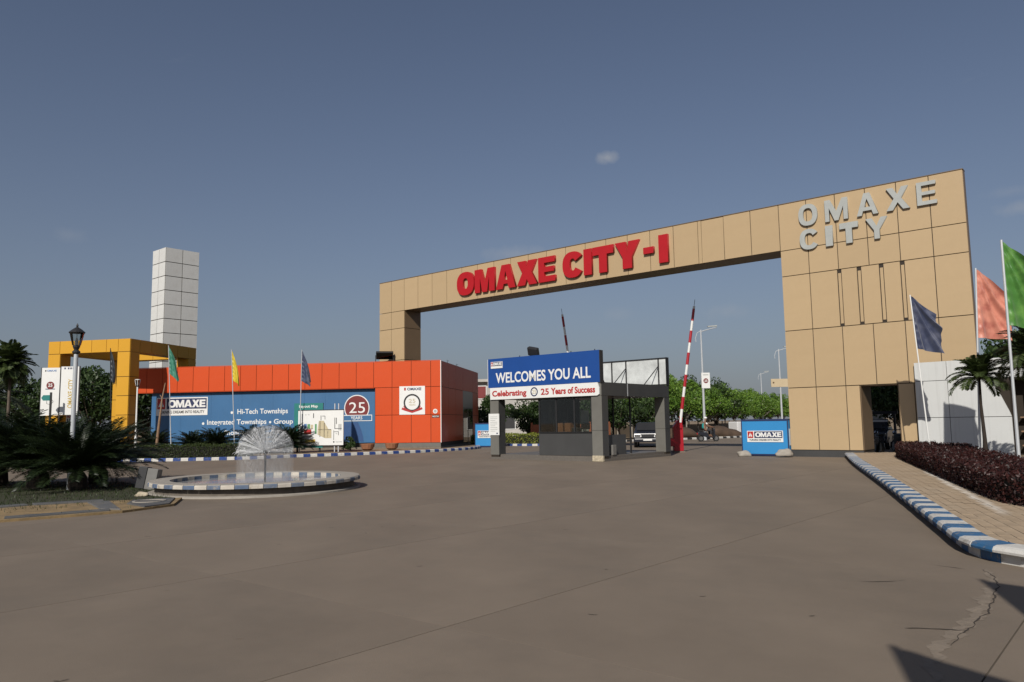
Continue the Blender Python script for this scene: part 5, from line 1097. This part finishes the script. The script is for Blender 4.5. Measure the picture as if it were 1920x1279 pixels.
# ------------------------------------------------------------------ street lamps beyond the gate
def street_lamp(label, loc, h, sign):
    t = thing('street_lamp', label, 'street lamp', loc, 0, 'street lamps beyond the gate')
    MB().lathe([(.13, 0), (.11, .5), (.06, h)], 10).build('pole', 'galv', t); MB().tube([(0, 0, h-.15), (.6, 0, h+.02), (1.3, 0, h+.18)], [.045, .04, .035], 6).build('arm', 'galv', t)
    MB().box(1.2, 1.95, -.1, .1, h+.14, h+.24).build('lamp_head', 'greyletter', t).rotation_euler = (0, R(-4), 0); MB().tube([(0, 0, h-.1), (-.3, 0, h-.25), (-.46, 0, h-.7), (-.42, 0, h-1.0)], .035, 6).build('curl_bracket', 'galv', t)
    if sign == 1:
        MB().box(-.12, .55, -.1, .05, 4.15, 5.4).build('banner_box', 'printwhite', t); disc(.22, 4.75, .2, -.108, -.1, 20).build('emblem', 'maroon', t); MB().box(0, .44, -.108, -.1, 5.2, 5.26).build('banner_print', 'greyletter', t); text(t, '25', .1, .34, 4.66, 4.84, -.108, 'printwhite', .02)
    if sign == 2:
        MB().box(-1.0, .75, -.12, -.06, 4.95, 5.8).build('plate', 'plate', t); disc(-.75, 5.4, .1, -.13, -.12, 12).build('plate_mark', 'brown', t)
    return t
street_lamp('white street lamp carrying white banner with red emblem', (15.35, 62, 0), 8.9, 1); street_lamp('white street lamp carrying a beige plate by the gate tower', (28.2, 81, 0), 8.95, 2); street_lamp('far slim street lamp between the two signed ones', (40.1, 124, 0), 9.0, 0)

# ------------------------------------------------------------------ far wall, mounds, house
cwl = thing('compound_wall', 'low mud coloured compound wall beyond the verge', 'wall', (0, 0, 0), 0)
a, b = Vector((9, 68.5, 0)), Vector((44, 128, 0)); dd = (b-a).normalized(); ang = math.atan2(dd.y, dd.x)
MB().box(0, (b-a).length, 0, .2, 0, 1.15).build('wall', 'wallbrown', cwl, a, ang)
for k in range(20): MB().box(-.1, .1, -.08, .0, 0, 1.5).build('post', 'palebark', cwl, a+dd*(k*3.4+.6), ang)
for i, (x, y, s_, lb_) in enumerate(((14.2, 67.0, 1.7, 'dark soil mound left of the scooter rider'), (19.3, 71.5, 1.8, 'dark soil mound right of the scooter rider'), (24, 77.5, 2.0, 'dark soil mound behind the blue barricade'))): tag(rock('m', (x, y, -.2), s_, s_*.7, .75, 20+i, 'darksoil'), lb_, 'mound', 'soil mounds on the verge').name = 'soil_mound'
for i, (x, y) in enumerate(((16.7, 66.7), (20.6, 69.8), (12.6, 64.2), (24.5, 74.6))): tag(MB().lathe([(.06, 0), (.06, 1.2), (.03, 1.23)], 8).build('marker_post', 'palebark', None, (x, y, .1)), ['pale marker post right of the rider', 'pale marker post left of the barricade', 'pale marker post near the barrier', 'pale marker post behind the barricade'][i], 'post', 'marker posts on the verge')
tag(MB().box(-.9, .9, -.7, .7, .25, 1.7).build('water_tank', 'carwhite', None, (22.3, 76, -.3), .4, bevel=.1), 'white tank at left edge of the blue barricade', 'tank')
hs_ = thing('house', 'pale two storey house behind the booth roof', 'house', (-5.2, 86, 0), R(-6))
MB().box(0, 15, 0, 9, 0, 6.2).build('wall', 'housewall', hs_); MB().box(-.3, 15.3, -.6, 9.2, 6.2, 6.5).build('roof', 'housewall', hs_); MB().box(-.2, 15.2, -1.2, 0, 3.1, 3.3).build('balcony_slab', 'housewall', hs_); MB().box(-.2, 15.2, -1.2, -1.1, 3.3, 4.2).build('balcony_wall', 'housewall', hs_)
for x in (1.0, 4.2, 7.4, 10.6, 13.0):
    for z in (.9, 4.3):
        w_ = MB().box(x, x+1.3, -.06, 0, z, z+1.5).build('window', 'printwhite', hs_); MB().box(x+.08, x+1.22, -.075, -.06, z+.08, z+1.42).build('pane', 'maroon' if z > 4 else 'dark', w_)
low = tag(MB().box(0, 6, 0, .2, 0, 1.35).build('garden_wall', 'brickpaint', None, (1.3, 57.5, .1), R(4)), 'low orange garden wall seen through the booth', 'wall')
for k in range(5): MB().box(k*1.45, k*1.45+.14, -.06, -.002, 0, 1.5).build('pier', 'brickpaint', low)

# ------------------------------------------------------------------ road wear
rnd = random.Random(12)
def ribbon(pts, w, z, jit, name, m):
    ps = resample(pts, .05 if (Vector(pts[0])-Vector(pts[-1])).length > .3 else .008); mb = MB(); p1, p2, p3 = rnd.uniform(0, 6), rnd.uniform(0, 6), rnd.uniform(0, 6)
    for i, p in enumerate(ps):
        d = (ps[min(i+1, len(ps)-1)]-ps[max(i-1, 0)]).normalized(); nn_ = Vector((d.y, -d.x, 0)); f_ = math.sin(math.pi*min(1, max(0, i/(len(ps)-1))))**.4+.05
        o_ = jit*(math.sin(i*.55+p1)+.7*math.sin(i*1.3+p2)+.4*math.sin(i*2.9+p3))*.6
        wa, wb = (1+.5*math.sin(i*.7+p2)+.3*math.sin(i*1.9+p1)), (1+.5*math.sin(i*.9+p3)+.3*math.sin(i*2.3+p2))
        a = p+nn_*(o_+w*f_*wa/2); b = p+nn_*(o_-w*f_*wb/2); mb.v += [(a.x, a.y, z), (b.x, b.y, z)]
    for i in range(len(ps)-1): mb.f.append((2*i+1, 2*i+3, 2*i+2, 2*i))
    return mb.build(name, m, road)
crackm = mat('crack', (.045, .035, .028), .95, .2, 5); jointm = mat('joint line dirt', (.085, .07, .055), .95, .2, 5); wornm = mat('worn patch mortar', (.208, .168, .129), .9, .2, 6, bump=.5, bscale=30)
ribbon([(4.93, 8.3), (4.6, 7.6), (4.15, 7.0), (3.75, 6.45), (3.35, 6.0), (2.9, 5.5), (2.6, 5.0), (2.3, 4.4)], .10, .002, .02, 'worn_strip', wornm)
ribbon([(4.9, 8.25), (4.66, 7.65), (4.26, 7.05), (3.9, 6.55), (3.5, 6.1), (3.0, 5.55)], .012, .004, .018, 'crack', crackm)
ribbon([(3.35, 7.75), (3.6, 7.72), (3.85, 7.78)], .012, .004, .004, 'crack', crackm); ribbon([(4.5, 8.55), (4.75, 8.25)], .01, .004, .004, 'crack', crackm); ribbon([(2.95, 6.05), (3.15, 6.02), (3.35, 5.95)], .025, .004, .004, 'twig_mark', crackm)
for k in range(26):
    x, y = rnd.uniform(-6, 6), rnd.uniform(4.6, 16); L = rnd.uniform(.03, .1); ribbon([(x, y), (x+L*.6, y+rnd.uniform(-.03, .03)), (x+L, y+rnd.uniform(-.04, .04))], .012, .003, .002, 'debris_mark', crackm if rnd.random() < .7 else wornm)
